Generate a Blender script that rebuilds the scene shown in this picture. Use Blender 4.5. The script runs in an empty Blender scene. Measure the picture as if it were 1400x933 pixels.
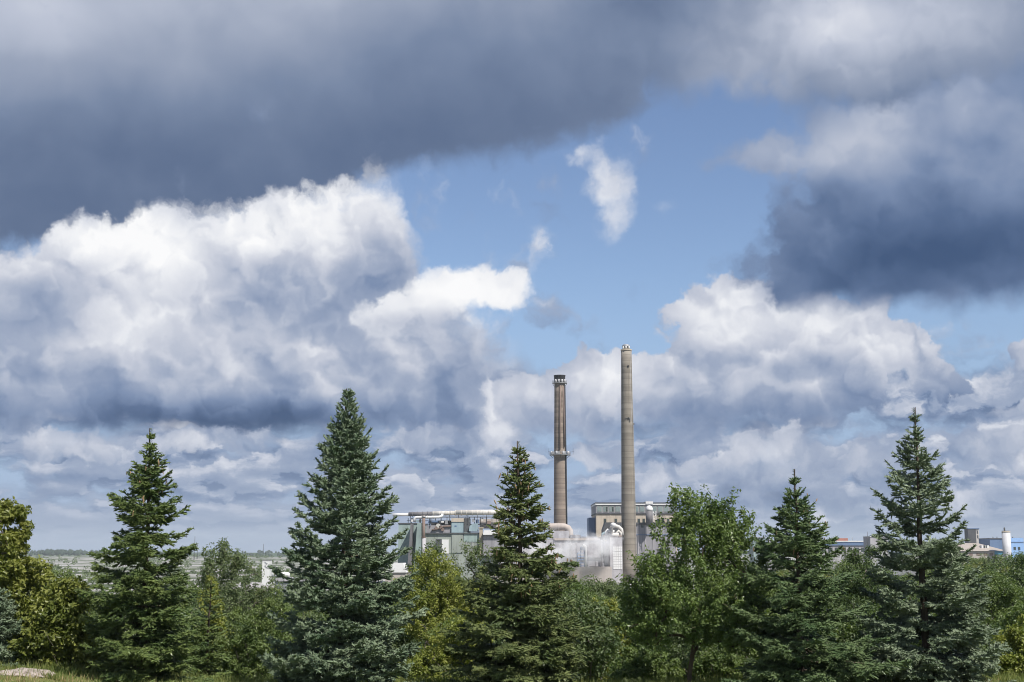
import bpy, bmesh, math, random
import numpy as np
from mathutils import Vector, Matrix

scene = bpy.context.scene
C = scene.collection
R = math.radians

# ------------------------------------------------------------------ camera
EYE = 3.0                      # metres above the foot of the spruces
FPX = 1800.0                   # focal length in photo pixels (photo is 1400 wide)
HORIZON = 757.0                # photo row of the horizon
PITCH = math.atan((HORIZON - 466.5) / FPX)
cam_data = bpy.data.cameras.new('camera')
cam_data.sensor_width = 36.0
cam_data.lens = FPX / 1400.0 * 36.0
cam_data.clip_start = 0.2
cam_data.clip_end = 60000.0
cam = bpy.data.objects.new('camera', cam_data)
cam.location = (0, 0, EYE)
cam.rotation_euler = (R(90) + PITCH, 0, 0)
C.objects.link(cam)
scene.camera = cam


def ray(px, py):
    x = (px - 700.0) / FPX
    z = (466.5 - py) / FPX
    c, s = math.cos(PITCH), math.sin(PITCH)
    return Vector((x, c - z * s, s + z * c))


def at(px, py, Y):
    """the point seen at photo pixel (px, py) at depth Y metres"""
    d = ray(px, py)
    d *= Y / d.y
    return Vector((d.x, Y, EYE + d.z))


# ------------------------------------------------------------------ light and exposure
SUN_EL, SUN_AZ = R(52), R(140)          # azimuth clockwise from +Y (the view direction)
scene.view_settings.view_transform = 'Standard'
scene.view_settings.look = 'None'
EXPOSURE = 0.4
scene.view_settings.exposure = EXPOSURE
scene.view_settings.gamma = 1.0
scene.view_settings.use_curve_mapping = False
scene.cycles.use_adaptive_sampling = True
scene.cycles.adaptive_threshold = 0.012
scene.cycles.max_bounces = 8
scene.cycles.diffuse_bounces = 3
scene.cycles.transmission_bounces = 3
scene.cycles.volume_bounces = 5
scene.cycles.transparent_max_bounces = 4
scene.cycles.use_denoising = True
scene.cycles.filter_width = 1.0

sun_data = bpy.data.lights.new('sun', 'SUN')
sun_data.energy = 5.0
sun_data.angle = R(0.5)
sun_data.color = (1.0, 0.95, 0.87)
sun = bpy.data.objects.new('sun', sun_data)
to_sun = Vector((math.sin(SUN_AZ) * math.cos(SUN_EL), math.cos(SUN_AZ) * math.cos(SUN_EL), math.sin(SUN_EL)))
sun.rotation_euler = to_sun.to_track_quat('Z', 'Y').to_euler()
sun.location = to_sun * 200
C.objects.link(sun)

# ------------------------------------------------------------------ sky
world = bpy.data.worlds.new('World')
scene.world = world
world.use_nodes = True
world.cycles.sampling_method = 'MANUAL'
world.cycles.sample_map_resolution = 512
NT = world.node_tree
NT.nodes.clear()


def lin(r, g, b):
    f = lambda c: c / 12.92 if c <= 0.04045 else ((c + 0.055) / 1.055) ** 2.4
    return (f(r / 255.0), f(g / 255.0), f(b / 255.0), 1.0)


class N:
    """a node socket with arithmetic"""
    def __init__(s, sock): s.s = sock
    def __add__(a, b): return mth('ADD', a, b)
    def __radd__(a, b): return mth('ADD', b, a)
    def __sub__(a, b): return mth('SUBTRACT', a, b)
    def __rsub__(a, b): return mth('SUBTRACT', b, a)
    def __mul__(a, b): return mth('MULTIPLY', a, b)
    def __rmul__(a, b): return mth('MULTIPLY', a, b)
    def __truediv__(a, b): return mth('DIVIDE', a, b)


def put(nt, inp, v):
    if isinstance(v, N): nt.links.new(v.s, inp)
    elif v is not None: inp.default_value = v


def mth(op, a, b=None, c=None, clamp=False):
    n = NT.nodes.new('ShaderNodeMath'); n.operation = op; n.use_clamp = clamp
    for i, v in enumerate((a, b, c)): put(NT, n.inputs[i], v)
    return N(n.outputs[0])


def vmth(op, a, b=None, scale=None):
    n = NT.nodes.new('ShaderNodeVectorMath'); n.operation = op
    put(NT, n.inputs[0], a); put(NT, n.inputs[1], b)
    if scale is not None: put(NT, n.inputs[3], scale)
    return N(n.outputs[0])


def comb(x, y, z=0.0):
    n = NT.nodes.new('ShaderNodeCombineXYZ')
    for i, v in enumerate((x, y, z)): put(NT, n.inputs[i], v)
    return N(n.outputs[0])


def noise(vec, scale, detail, rough=0.5, lac=2.0, dist=0.0, color=False):
    n = NT.nodes.new('ShaderNodeTexNoise'); n.noise_dimensions = '2D'
    put(NT, n.inputs['Vector'], vec)
    n.inputs['Scale'].default_value = scale; n.inputs['Detail'].default_value = detail
    n.inputs['Roughness'].default_value = rough; n.inputs['Lacunarity'].default_value = lac
    n.inputs['Distortion'].default_value = dist
    return N(n.outputs['Color' if color else 'Fac'])


def voro(vec, scale, detail, rough=0.5, smooth=0.35):
    n = NT.nodes.new('ShaderNodeTexVoronoi'); n.voronoi_dimensions = '2D'; n.feature = 'F1'
    n.normalize = True
    put(NT, n.inputs['Vector'], vec)
    n.inputs['Scale'].default_value = scale; n.inputs['Detail'].default_value = detail
    n.inputs['Roughness'].default_value = rough
    return N(n.outputs['Distance'])


def rng(v, a, b, c=0.0, d=1.0, smooth=True):
    n = NT.nodes.new('ShaderNodeMapRange'); n.interpolation_type = 'SMOOTHSTEP' if smooth else 'LINEAR'
    n.clamp = True
    for i, x in enumerate((v, a, b, c, d)): put(NT, n.inputs[i], x)
    return N(n.outputs[0])


def mix(f, a, b):
    n = NT.nodes.new('ShaderNodeMix'); n.data_type = 'RGBA'
    put(NT, n.inputs[0], f); put(NT, n.inputs[6], a); put(NT, n.inputs[7], b)
    return N(n.outputs[2])


def ramp(f, stops, interp='LINEAR'):
    n = NT.nodes.new('ShaderNodeValToRGB'); cr = n.color_ramp; cr.interpolation = interp
    while len(cr.elements) < len(stops): cr.elements.new(0.5)
    for e, (p, c) in zip(cr.elements, stops): e.position = p; e.color = c
    put(NT, n.inputs[0], f)
    return N(n.outputs[0])


def curve(f, pts, x0, x1, y0, y1):
    """piecewise smooth function through pts, remapped from [x0,x1]x[y0,y1]"""
    n = NT.nodes.new('ShaderNodeFloatCurve')
    cu = n.mapping.curves[0]
    pp = [((x - x0) / (x1 - x0), (y - y0) / (y1 - y0)) for x, y in pts]
    while len(cu.points) < len(pp): cu.points.new(0.5, 0.5)
    for q, (x, y) in zip(cu.points, pp): q.location = (x, y)
    n.mapping.update()
    put(NT, n.inputs['Value'], rng(f, x0, x1, smooth=False))
    return N(n.outputs[0]) * (y1 - y0) + y0


def uv_of(px, py):
    """sky coordinates (azimuth, elevation; 1 unit = 1/18 rad) of a direction"""
    d = ray(px, py).normalized()
    return 18.0 * math.atan2(d.x, d.y), 18.0 * math.asin(d.z)


def blob(p, px, py, rx, ry, rot=0.0):
    """1 at the centre of an ellipse on the sky falling linearly to 0 at its rim"""
    m = NT.nodes.new('ShaderNodeMapping'); m.vector_type = 'TEXTURE'
    u, v = uv_of(px, py)
    m.inputs['Location'].default_value = (u, v, 0)
    m.inputs['Rotation'].default_value = (0, 0, R(rot))
    m.inputs['Scale'].default_value = (rx / 100.0, ry / 100.0, 1)
    put(NT, m.inputs['Vector'], p)
    g = NT.nodes.new('ShaderNodeTexGradient'); g.gradient_type = 'SPHERICAL'
    NT.links.new(m.outputs[0], g.inputs[0])
    return N(g.outputs['Fac'])


def blobs(p, lst):
    """weighted sum of blobs: (px, py, rx, ry, weight[, rot])"""
    t = None
    for b in lst:
        g = blob(p, b[0], b[1], b[2], b[3], b[5] if len(b) > 5 else 0.0)
        t = mth('MULTIPLY', g, b[4]) if t is None else mth('MULTIPLY_ADD', g, b[4], t)
    return t
tc = NT.nodes.new('ShaderNodeTexCoord')
sep = NT.nodes.new('ShaderNodeSeparateXYZ')
NT.links.new(tc.outputs['Generated'], sep.inputs[0])
dx, dy, dz = (N(sep.outputs[i]) for i in range(3))
U = mth('ARCTAN2', dx, dy) * 18.0
V = mth('ARCSINE', dz) * 18.0
P0 = comb(U, V)

# turbulence that gives every cloud edge its curl
w1 = vmth('SUBTRACT', noise(P0, 0.55, 2.0, color=True), (0.5, 0.5, 0.5))
w2 = vmth('SUBTRACT', noise(P0, 2.1, 6.0, 0.58, color=True), (0.5, 0.5, 0.5))
PS = vmth('ADD', P0, vmth('SCALE', w1, None, 0.5))                       # soft
PW = vmth('ADD', vmth('ADD', P0, vmth('SCALE', w1, None, 0.30)), vmth('SCALE', w2, None, 0.50))

CLOUD = [(0.00, lin(60, 84, 122)), (0.16, lin(84, 106, 143)), (0.34, lin(121, 140, 173)), (0.52, lin(158, 170, 194)),
         (0.70, lin(198, 203, 217)), (0.86, lin(232, 234, 240)), (1.00, lin(252, 252, 253))]

# billowing height field, and the same a little towards the sun: their difference is the light on the billows
def billow(vec):
    a = noise(vec, 1.25, 7.0, 0.56)
    b = voro(vec, 1.7, 3.0, 0.55)
    return a * 1.0 - b * 0.42
HB = billow(PW) - 0.30           # roughly centred on 0
# light on the billows: crisp lobes, bright along the side that faces the sun, sinking softly into shade below it
PR = vmth('ADD', vmth('ADD', P0, vmth('SCALE', w1, None, 0.15)), vmth('SCALE', w2, None, 0.42))
def lobes(scale, off, lo, hi):
    a = noise(PR, scale, 2.0, 0.45); b = noise(vmth('ADD', PR, off), scale, 2.0, 0.45)
    return rng(a, lo, hi) - rng(b, lo - 0.12, hi + 0.12)
RELIEF = lobes(0.8, (0.10, 0.20, 0.0), 0.43, 0.56) * 0.16 + lobes(1.9, (0.05, 0.09, 0.0), 0.43, 0.57) * 0.075 + (noise(PR, 0.9, 4.0, 0.5) - 0.5) * 0.34

# clear sky
skyt = NT.nodes.new('ShaderNodeTexSky'); skyt.sky_type = 'NISHITA'; skyt.sun_disc = False
skyt.sun_elevation = SUN_EL; skyt.sun_rotation = SUN_AZ
skyt.altitude = 300; skyt.air_density = 1.0; skyt.dust_density = 0.15; skyt.ozone_density = 2.5
STRENGTH = 0.085
CS = 1.0 / (STRENGTH * 2 ** EXPOSURE)          # cloud radiance in units of the background
hs = NT.nodes.new('ShaderNodeHueSaturation'); hs.inputs['Saturation'].default_value = 1.0; hs.inputs['Hue'].default_value = 0.506; hs.inputs['Value'].default_value = 1.10
NT.links.new(skyt.outputs[0], hs.inputs['Color'])
col = mix(rng(V, 4.0, 0.6, 0.0, 0.85), N(hs.outputs[0]), tuple(c * CS for c in lin(140, 163, 203)[:3]) + (1,))   # the paler air low in the sky

def cloud_colour(tone):
    return vmth('SCALE', ramp(tone, CLOUD), None, CS)

# --- 1 flat ranks of small cumulus down to the horizon, and scattered cumulus over the rest of the dome
persp = comb(U * 1.05, mth('LOGARITHM', V + 0.7, 2.718) * 4.6)
wl = vmth('ADD', persp, vmth('SCALE', w2, None, 0.45))
def rank(vec):
    return noise(vec, 0.9, 5.0, 0.54) - voro(vec, 1.3, 2.0, 0.5) * 0.25
B0 = rank(wl); B1 = rank(vmth('ADD', wl, (0.08, 0.30, 0.0)))
patch = noise(wl, 0.33, 2.0) - 0.5
cover = curve(V, [(-1, .9), (0, .85), (0.6, .62), (1.4, .56), (2.2, .47), (3.0, .29), (4.5, .22), (8, .26), (28.3, .32)], -1, 28.3, 0, 1)
aL = rng(B0 + cover + patch * 0.5, 0.72, 0.98)
tL = 0.40 + (rng(B0, 0.36, 0.43) - rng(B1, 0.28, 0.52)) * 0.34 + (B0 - B1) * 0.7 + patch * 0.5
tL = rng(tL, 0.05, 0.95, 0.20, 0.80, smooth=False)
fade = rng(V, -0.1, 1.3)
tL = tL * fade + (1.0 - fade) * 0.47
col = mix(mth('MULTIPLY', aL, 0.95), col, cloud_colour(tL))

soft = noise(PS, 0.9, 3.0, 0.5) - 0.5
# --- 6 the broad grey deck across the top
EDGE = [(-300, 350), (-60, 350), (60, 348), (140, 330), (260, 312), (400, 290), (500, 252), (600, 226), (720, 208), (820, 178), (900, 140), (980, 124), (1060, 128), (1120, 150), (1200, 175), (1300, 190), (1500, 200), (1800, 210)]
epts = []
for ex, ey in EDGE:
    eu, ev = uv_of(ex, ey); epts.append((eu, ev))
edge = curve(U, [(-30, epts[0][1])] + epts + [(30, epts[-1][1])], -30, 30, 0, 12)
above = V - edge
aT = rng(above + soft * 0.7 + HB * 0.75, -0.16, 0.34)
aT = aT * rng(V, 12.0, 9.0)
tT = curve(above + soft * 0.5, [(-1, .22), (0, .22), (0.4, .18), (0.9, .22), (1.6, .34), (2.4, .52), (3.2, .64), (8, .66)], -1, 8, 0, 1)
tT = tT + soft * 0.08 + RELIEF * (0.04 + blob(PS, 1120, 60, 420, 220) * 0.5) + blobs(PS, [(1040, 70, 260, 110, .24), (1130, 30, 260, 120, .32), (1330, 60, 260, 160, .24), (820, 120, 220, 120, .06), (1000, 130, 120, 50, .12), (100, 160, 260, 90, -.10), (30, 10, 120, 60, .10)])
DECK = [(0.00, lin(70, 90, 124)), (0.16, lin(90, 108, 140)), (0.34, lin(120, 136, 164)), (0.52, lin(152, 163, 185)), (0.70, lin(188, 195, 212)), (0.86, lin(224, 227, 236)), (1.00, lin(250, 250, 252))]
col = mix(aT, col, vmth('SCALE', ramp(tT, DECK), None, CS))

# --- 2 the bright heap at left with its shaded flat base
HEAP = [(-400, 380), (-100, 372), (0, 350), (60, 326), (110, 302), (160, 300), (215, 284), (280, 290), (330, 284), (372, 258), (430, 258), (478, 250), (503, 230), (532, 238), (546, 262), (560, 305), (578, 350), (600, 395),
        (650, 436), (700, 458), (745, 492), (800, 530), (870, 560), (980, 600), (1200, 680)]
hpts = [uv_of(*q) for q in HEAP]
su = NT.nodes.new('ShaderNodeSeparateXYZ'); NT.links.new(PW.s, su.inputs[0])
PU, PV = N(su.outputs[0]), N(su.outputs[1])
dL = curve(PU, [(-30, hpts[0][1])] + hpts + [(30, 0.3)], -30, 30, 0, 12) - PV
bL = dL + HB * 0.75
aH = rng(bL, -0.04, rng(PU, -2.6, -1.5, 0.24, 0.75))
aH = aH * rng(V + noise(P0, 2.0, 4.0) * 0.35, 1.62, 1.98)
tH = 0.575 + RELIEF * 1.0 + HB * 0.25 + blobs(PS, [
    (110, 335, 150, 70, .30), (270, 325, 200, 85, .32), (430, 285, 190, 85, .32), (530, 262, 80, 70, .28), (200, 420, 110, 130, .22), (640, 470, 90, 60, .06),
    (490, 400, 170, 80, -.14), (330, 530, 320, 80, -.05), (180, 590, 420, 62, -.46), (420, 594, 300, 54, -.42), (60, 470, 150, 110, -.14), (90, 470, 60, 40, .14),
    (620, 530, 170, 80, -.20), (390, 410, 100, 70, -.14), (560, 480, 60, 40, .16), (330, 470, 90, 60, .12), (150, 480, 60, 40, .10), (440, 500, 70, 40, .10)])
col = mix(aH, col, cloud_colour(tH))

# --- 3 heaps at right and behind the chimneys
dR = blobs(PW, [(985, 440, 90, 70, 1.4), (1060, 425, 100, 70, 1.4), (1190, 462, 120, 62, 1.4), (1100, 500, 200, 80, 1.3), (950, 535, 140, 70, 1.2),
                (815, 525, 75, 75, 1.5), (740, 550, 110, 60, 1.1), (1290, 530, 55, 34, 1.2), (1040, 565, 230, 60, 1.3), (870, 575, 190, 50, 1.1),
                (1400, 480, 25, 30, 1.2)])
bR = dR + HB * 1.5
aR = rng(bR, 0.40, 0.60) * rng(dR, 0.05, 0.3)
tR = 0.56 + RELIEF + HB * 0.3 + blobs(PS, [
    (985, 430, 100, 70, .30), (1070, 440, 110, 70, .30), (1200, 455, 120, 50, .26), (815, 510, 80, 60, .30), (735, 540, 100, 50, .2), (1080, 590, 240, 60, -.42), (880, 600, 190, 55, -.22), (1250, 560, 150, 50, -.15), (1160, 505, 120, 40, -.08), (1340, 560, 120, 50, -.2)])
aR = aR * rng(V + noise(P0, 2.0, 4.0) * 0.5, 1.62, 2.15)
col = mix(aR, col, cloud_colour(tR))

# --- 3b nearer small heaps low over the mill and the trees
dS = blobs(PW, [(1085, 640, 120, 62, 1.3), (1040, 690, 150, 34, 1.0), (1215, 625, 60, 50, 1.0), (1320, 610, 60, 36, 1.0), (1385, 560, 60, 24, .9), (1380, 620, 50, 40, 1.0),
                (950, 650, 110, 30, .8), (660, 600, 130, 34, .9), (800, 620, 110, 26, .7), (90, 610, 150, 30, 1.0), (300, 605, 130, 26, 1.0), (560, 605, 60, 24, .8), (1260, 690, 130, 30, .8)])
aS = rng(dS + HB * 1.5, 0.34, 0.70) * rng(dS, 0.05, 0.3)
tS = 0.47 + RELIEF + HB * 0.5 + blobs(PS, [(1085, 620, 130, 50, .18), (1050, 680, 170, 30, -.18), (660, 595, 120, 26, .1), (90, 604, 150, 20, .14), (300, 600, 130, 18, .14)])
col = mix(aS * 0.9, col, cloud_colour(tS))

# --- 4 the small bright heap in the middle and the wisps in the gap
dW = blobs(PW, [(522, 426, 50, 28, 1.0), (556, 412, 48, 36, 1.1), (604, 396, 58, 46, 1.3), (655, 386, 58, 46, 1.3), (692, 402, 44, 38, 1.0), (590, 436, 90, 34, .7), (520, 450, 70, 30, .6), (735, 340, 26, 45, .7), (715, 385, 40, 40, .6),
                (790, 208, 40, 28, .5), (820, 228, 54, 54, .7), (840, 258, 52, 62, .62), (828, 305, 38, 56, .55), (905, 285, 34, 30, .40)])
aW = rng(dW + HB * 1.1, 0.18, 1.0) * rng(dW, 0.14, 0.5)
tW = 0.84 + RELIEF * 0.5 + blobs(PS, [(620, 395, 140, 50, .2), (830, 270, 90, 90, -.04), (860, 380, 60, 30, -.4), (600, 445, 120, 25, -.2)])
col = mix(aW, col, cloud_colour(tW))

# --- 5 dark cloud at right
dD = blobs(PW, [(1275, 345, 295, 100, 2.0), (1450, 300, 300, 190, 2.0), (1142, 375, 108, 68, 1.6), (1246, 245, 222, 130, 1.5), (1400, 180, 200, 120, 1.2),
                (1040, 212, 110, 34, .62), (1140, 165, 60, 50, .6), (1700, 250, 400, 250, 2.0)])
bD = dD + HB * 1.1
aD = rng(bD, 0.22, 0.75)
aD = aD * rng(V + noise(P0, 1.6, 5.0) * 0.45 + noise(P0, 0.5, 1.0) * 0.30, 3.48, 3.86)
tD = 0.38 + soft * 0.20 + RELIEF * 0.35 + blobs(PS, [
    (1190, 190, 90, 70, .34), (1110, 230, 60, 30, .06), (1320, 155, 60, 40, .14), (1250, 335, 330, 120, -.28), (1390, 350, 260, 90, -.16), (1130, 385, 170, 60, -.10),
    (1035, 208, 130, 50, .12), (1100, 300, 120, 60, -.06), (1350, 240, 200, 60, .05)])
col = mix(aD, col, cloud_colour(tD))

bg = NT.nodes.new('ShaderNodeBackground'); bg.inputs['Strength'].default_value = STRENGTH
NT.links.new(col.s, bg.inputs['Color'])
wo = NT.nodes.new('ShaderNodeOutputWorld')
NT.links.new(bg.outputs[0], wo.inputs['Surface'])
# ------------------------------------------------------------------ helpers for objects
def tag(o, label=None, cat=None, group=None, kind=None):
    if label: o['label'] = label
    if cat: o['category'] = cat
    if group: o['group'] = group
    if kind: o['kind'] = kind
    return o


def thing(name, label, cat, loc=(0, 0, 0), group=None):
    o = bpy.data.objects.new(name, None); C.objects.link(o)
    o.location = loc
    return tag(o, label, cat, group)


def np_mesh(name, verts, faces, mat, smooth=False):
    """mesh data from arrays: verts (n,3), faces (m,k)"""
    me = bpy.data.meshes.new(name)
    verts = np.ascontiguousarray(verts, dtype=np.float32); faces = np.ascontiguousarray(faces, dtype=np.int32)
    m, k = faces.shape
    me.vertices.add(len(verts)); me.vertices.foreach_set('co', verts.ravel())
    me.loops.add(m * k); me.loops.foreach_set('vertex_index', faces.ravel())
    me.polygons.add(m)
    me.polygons.foreach_set('loop_start', np.arange(0, m * k, k, dtype=np.int32))
    me.polygons.foreach_set('use_smooth', np.full(m, smooth, dtype=bool))
    me.update(calc_edges=True)
    me.materials.append(mat)
    return me


def obj(name, me, parent=None, loc=(0, 0, 0)):
    o = bpy.data.objects.new(name, me); C.objects.link(o)
    o.location = loc
    if parent: o.parent = parent
    return o


class MB:
    """collects boxes, tubes, lathes in world coordinates; build() makes them one mesh object under a parent"""
    def __init__(s): s.bm = bmesh.new()
    def box(s, x0, x1, y0, y1, z0, z1):
        v = [s.bm.verts.new(p) for p in ((x0, y0, z0), (x1, y0, z0), (x1, y1, z0), (x0, y1, z0), (x0, y0, z1), (x1, y0, z1), (x1, y1, z1), (x0, y1, z1))]
        for f in ((0, 3, 2, 1), (4, 5, 6, 7), (0, 1, 5, 4), (1, 2, 6, 5), (2, 3, 7, 6), (3, 0, 4, 7)): s.bm.faces.new([v[i] for i in f])
        return s
    def prism(s, poly, y0, y1):
        """poly in (x, z), extruded from y0 to y1"""
        a = [s.bm.verts.new((x, y0, z)) for x, z in poly]; b = [s.bm.verts.new((x, y1, z)) for x, z in poly]
        n = len(poly)
        s.bm.faces.new(a); s.bm.faces.new(b[::-1])
        for i in range(n): s.bm.faces.new((a[i], b[i], b[(i + 1) % n], a[(i + 1) % n]))
        return s
    def hull(s, pts):
        vs = [s.bm.verts.new(p) for p in pts]
        bmesh.ops.convex_hull(s.bm, input=vs); return s
    def tube(s, pts, r, seg=10, cap=True):
        pts = [Vector(p) for p in pts]; rr = r if isinstance(r, (list, tuple)) else [r] * len(pts)
        rings = []; t0 = None; nrm = None
        for i, p in enumerate(pts):
            t = (pts[min(i + 1, len(pts) - 1)] - pts[max(i - 1, 0)]).normalized()
            if nrm is None:
                nrm = t.orthogonal().normalized()
            else:
                nrm = (nrm - t * nrm.dot(t)).normalized()
            b = t.cross(nrm)
            rings.append([s.bm.verts.new(p + (nrm * math.cos(2 * math.pi * k / seg) + b * math.sin(2 * math.pi * k / seg)) * rr[i]) for k in range(seg)])
        for a, b in zip(rings, rings[1:]):
            for k in range(seg):
                f = s.bm.faces.new((a[k], a[(k + 1) % seg], b[(k + 1) % seg], b[k])); f.smooth = True
        if cap: s.bm.faces.new(rings[0][::-1]); s.bm.faces.new(rings[-1])
        return s
    def lathe(s, cx, cy, prof, seg=24):
        rings = []
        for r, z in prof:
            rings.append([s.bm.verts.new((cx + r * math.cos(2 * math.pi * k / seg), cy + r * math.sin(2 * math.pi * k / seg), z)) for k in range(seg)])
        for a, b in zip(rings, rings[1:]):
            for k in range(seg):
                f = s.bm.faces.new((a[k], a[(k + 1) % seg], b[(k + 1) % seg], b[k])); f.smooth = True
        s.bm.faces.new(rings[0][::-1]); s.bm.faces.new(rings[-1])
        return s
    def build(s, name, mat, parent=None, base=(0, 0, 0), kind=None):
        bmesh.ops.recalc_face_normals(s.bm, faces=s.bm.faces)
        bmesh.ops.translate(s.bm, verts=s.bm.verts, vec=-Vector(base))
        me = bpy.data.meshes.new(name); s.bm.to_mesh(me); s.bm.free()
        me.materials.append(mat)
        o = obj(name, me, parent)
        if kind: o['kind'] = kind
        return o


# ------------------------------------------------------------------ materials
def new_mat(name):
    global NT
    m = bpy.data.materials.new(name); m.use_nodes = True
    NT = m.node_tree; NT.nodes.clear()
    return m


def n3(scale, detail=4.0, rough=0.55, vec=None):
    n = NT.nodes.new('ShaderNodeTexNoise'); n.inputs['Scale'].default_value = scale
    n.inputs['Detail'].default_value = detail; n.inputs['Roughness'].default_value = rough
    if vec is not None: put(NT, n.inputs['Vector'], vec)
    return N(n.outputs['Fac'])


def coords(kind='Object', sx=1.0, sy=1.0, sz=1.0):
    t = NT.nodes.new('ShaderNodeTexCoord')
    return vmth('MULTIPLY', N(t.outputs[kind]), (sx, sy, sz))


def finish(shader, bump=None, dist=0.02, vol=None):
    o = NT.nodes.new('ShaderNodeOutputMaterial')
    if shader: NT.links.new(shader, o.inputs['Surface'])


def principled(color, rough=0.7, metal=0.0, bump=None, spec=0.5, bdist=0.05):
    p = NT.nodes.new('ShaderNodeBsdfPrincipled')
    put(NT, p.inputs['Base Color'], color)
    put(NT, p.inputs['Roughness'], rough); p.inputs['Metallic'].default_value = metal
    p.inputs['Specular IOR Level'].default_value = spec
    if bump is not None:
        b = NT.nodes.new('ShaderNodeBump'); b.inputs['Strength'].default_value = 0.5; b.inputs['Distance'].default_value = bdist
        put(NT, b.inputs['Height'], bump); NT.links.new(b.outputs[0], p.inputs['Normal'])
    return p.outputs[0]


def c3(r, g, b): return (r, g, b, 1.0)


def weathered(name, col, dirt=None, rough=0.75, amount=0.5, scale=0.25, metal=0.0, streak=0.35, spec=0.4):
    """painted or bare surface with vertical run-off streaks and blotches"""
    m = new_mat(name)
    d = dirt or tuple(c * 0.55 for c in col)
    a = n3(1.0, 5.0, 0.6, coords('Object', scale * 4, scale * 4, scale * streak))
    b = n3(1.0, 4.0, 0.6, coords('Object', scale, scale, scale))
    f = rng(a * 0.6 + b * 0.5, 0.45, 0.75, 0.0, amount)
    finish(principled(mix(f, c3(*col), c3(*d)), rough, metal, spec=spec))
    return m


def foliage(name, dark, light, trans=0.25, rough=0.45, scale=1.2, spec=0.35, tint=0.12):
    """leaf or needle surface: two greens mottled through the crown, partly translucent"""
    m = new_mat(name)
    oi = NT.nodes.new('ShaderNodeObjectInfo')
    f = rng(n3(scale, 3.0, 0.6, coords()) * 0.7 + n3(scale * 11, 2.0, 0.5, coords()) * 0.5, 0.38, 0.82)
    f = mth('ADD', f, (N(oi.outputs['Random']) - 0.5) * tint, clamp=True)
    colr = mix(f, c3(*dark), c3(*light))
    p = principled(colr, rough, spec=spec)
    t = NT.nodes.new('ShaderNodeBsdfTranslucent')
    put(NT, t.inputs['Color'], vmth('MULTIPLY', colr, (1.25, 1.35, 0.6)))
    mx = NT.nodes.new('ShaderNodeMixShader'); mx.inputs[0].default_value = trans
    NT.links.new(p, mx.inputs[1]); NT.links.new(t.outputs[0], mx.inputs[2])
    finish(mx.outputs[0])
    return m


M = {}
M['bark'] = weathered('bark', (0.085, 0.062, 0.045), (0.03, 0.022, 0.018), 0.9, 0.7, 3.0)
M['grey_bark'] = weathered('grey_bark', (0.15, 0.13, 0.11), (0.06, 0.05, 0.04), 0.9, 0.7, 3.0)
M['cone'] = weathered('cone', (0.34, 0.23, 0.13), (0.20, 0.12, 0.07), 0.7, 0.7, 4.0)
M['needle_dark'] = foliage('needle_dark', (0.04, 0.075, 0.024), (0.15, 0.19, 0.06), 0.04, 0.42, 1.5)
M['needle_olive'] = foliage('needle_olive', (0.05, 0.078, 0.026), (0.165, 0.19, 0.072), 0.04, 0.42, 1.5)
M['needle_green'] = foliage('needle_green', (0.046, 0.085, 0.034), (0.155, 0.205, 0.09), 0.04, 0.42, 1.5)
M['needle_blue'] = foliage('needle_blue', (0.065, 0.105, 0.06), (0.24, 0.29, 0.19), 0.04, 0.40, 1.5)
M['needle_silver'] = foliage('needle_silver', (0.058, 0.09, 0.046), (0.255, 0.305, 0.205), 0.04, 0.40, 1.2)
M['leaf_glossy'] = foliage('leaf_glossy', (0.082, 0.13, 0.042), (0.2, 0.265, 0.092), 0.36, 0.34, 1.0, 0.35)
M['leaf_olive'] = foliage('leaf_olive', (0.095, 0.125, 0.026), (0.25, 0.26, 0.065), 0.36, 0.42, 1.0)
M['leaf_yellow'] = foliage('leaf_yellow', (0.14, 0.18, 0.034), (0.3, 0.31, 0.075), 0.36, 0.45, 1.0)
M['leaf_mid'] = foliage('leaf_mid', (0.076, 0.124, 0.036), (0.18, 0.228, 0.078), 0.36, 0.42, 1.0)
M['leaf_grey'] = foliage('leaf_grey', (0.075, 0.115, 0.048), (0.18, 0.22, 0.105), 0.36, 0.5, 1.0)
M['leaf_dark'] = foliage('leaf_dark', (0.05, 0.085, 0.032), (0.12, 0.165, 0.062), 0.36, 0.45, 1.0)
M['far_wood'] = foliage('far_wood', (0.016, 0.030, 0.018), (0.036, 0.055, 0.034), 0.05, 0.8, 0.02, 0.1)
M['grass'] = foliage('grass', (0.101, 0.155, 0.034), (0.270, 0.270, 0.095), 0.3, 0.6, 0.6)
M['dry_grass'] = foliage('dry_grass', (0.257, 0.203, 0.095), (0.459, 0.365, 0.203), 0.3, 0.7, 0.9)
M['rock'] = weathered('rock', (0.36, 0.31, 0.275), (0.16, 0.13, 0.11), 0.9, 0.8, 2.5, streak=3.0)

M['concrete'] = weathered('concrete', (0.36, 0.31, 0.24), (0.21, 0.17, 0.13), 0.9, 0.55, 0.12)
M['pale_wall'] = weathered('pale_wall', (0.38, 0.37, 0.39), (0.22, 0.21, 0.225), 0.8, 0.85, 0.16)
M['grey_wall'] = weathered('grey_wall', (0.27, 0.265, 0.285), (0.16, 0.155, 0.17), 0.8, 0.85, 0.16)
M['beige_wall'] = weathered('beige_wall', (0.46, 0.40, 0.33), (0.30, 0.26, 0.21), 0.85, 0.85, 0.16)
M['teal_wall'] = weathered('teal_wall', (0.26, 0.335, 0.32), (0.16, 0.20, 0.20), 0.7, 0.85, 0.16)
M['green_wall'] = weathered('green_wall', (0.28, 0.31, 0.28), (0.17, 0.185, 0.17), 0.8, 0.85, 0.16)
M['blue_panel'] = weathered('blue_panel', (0.27, 0.36, 0.40), (0.18, 0.24, 0.28), 0.6, 0.85, 0.16)
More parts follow.
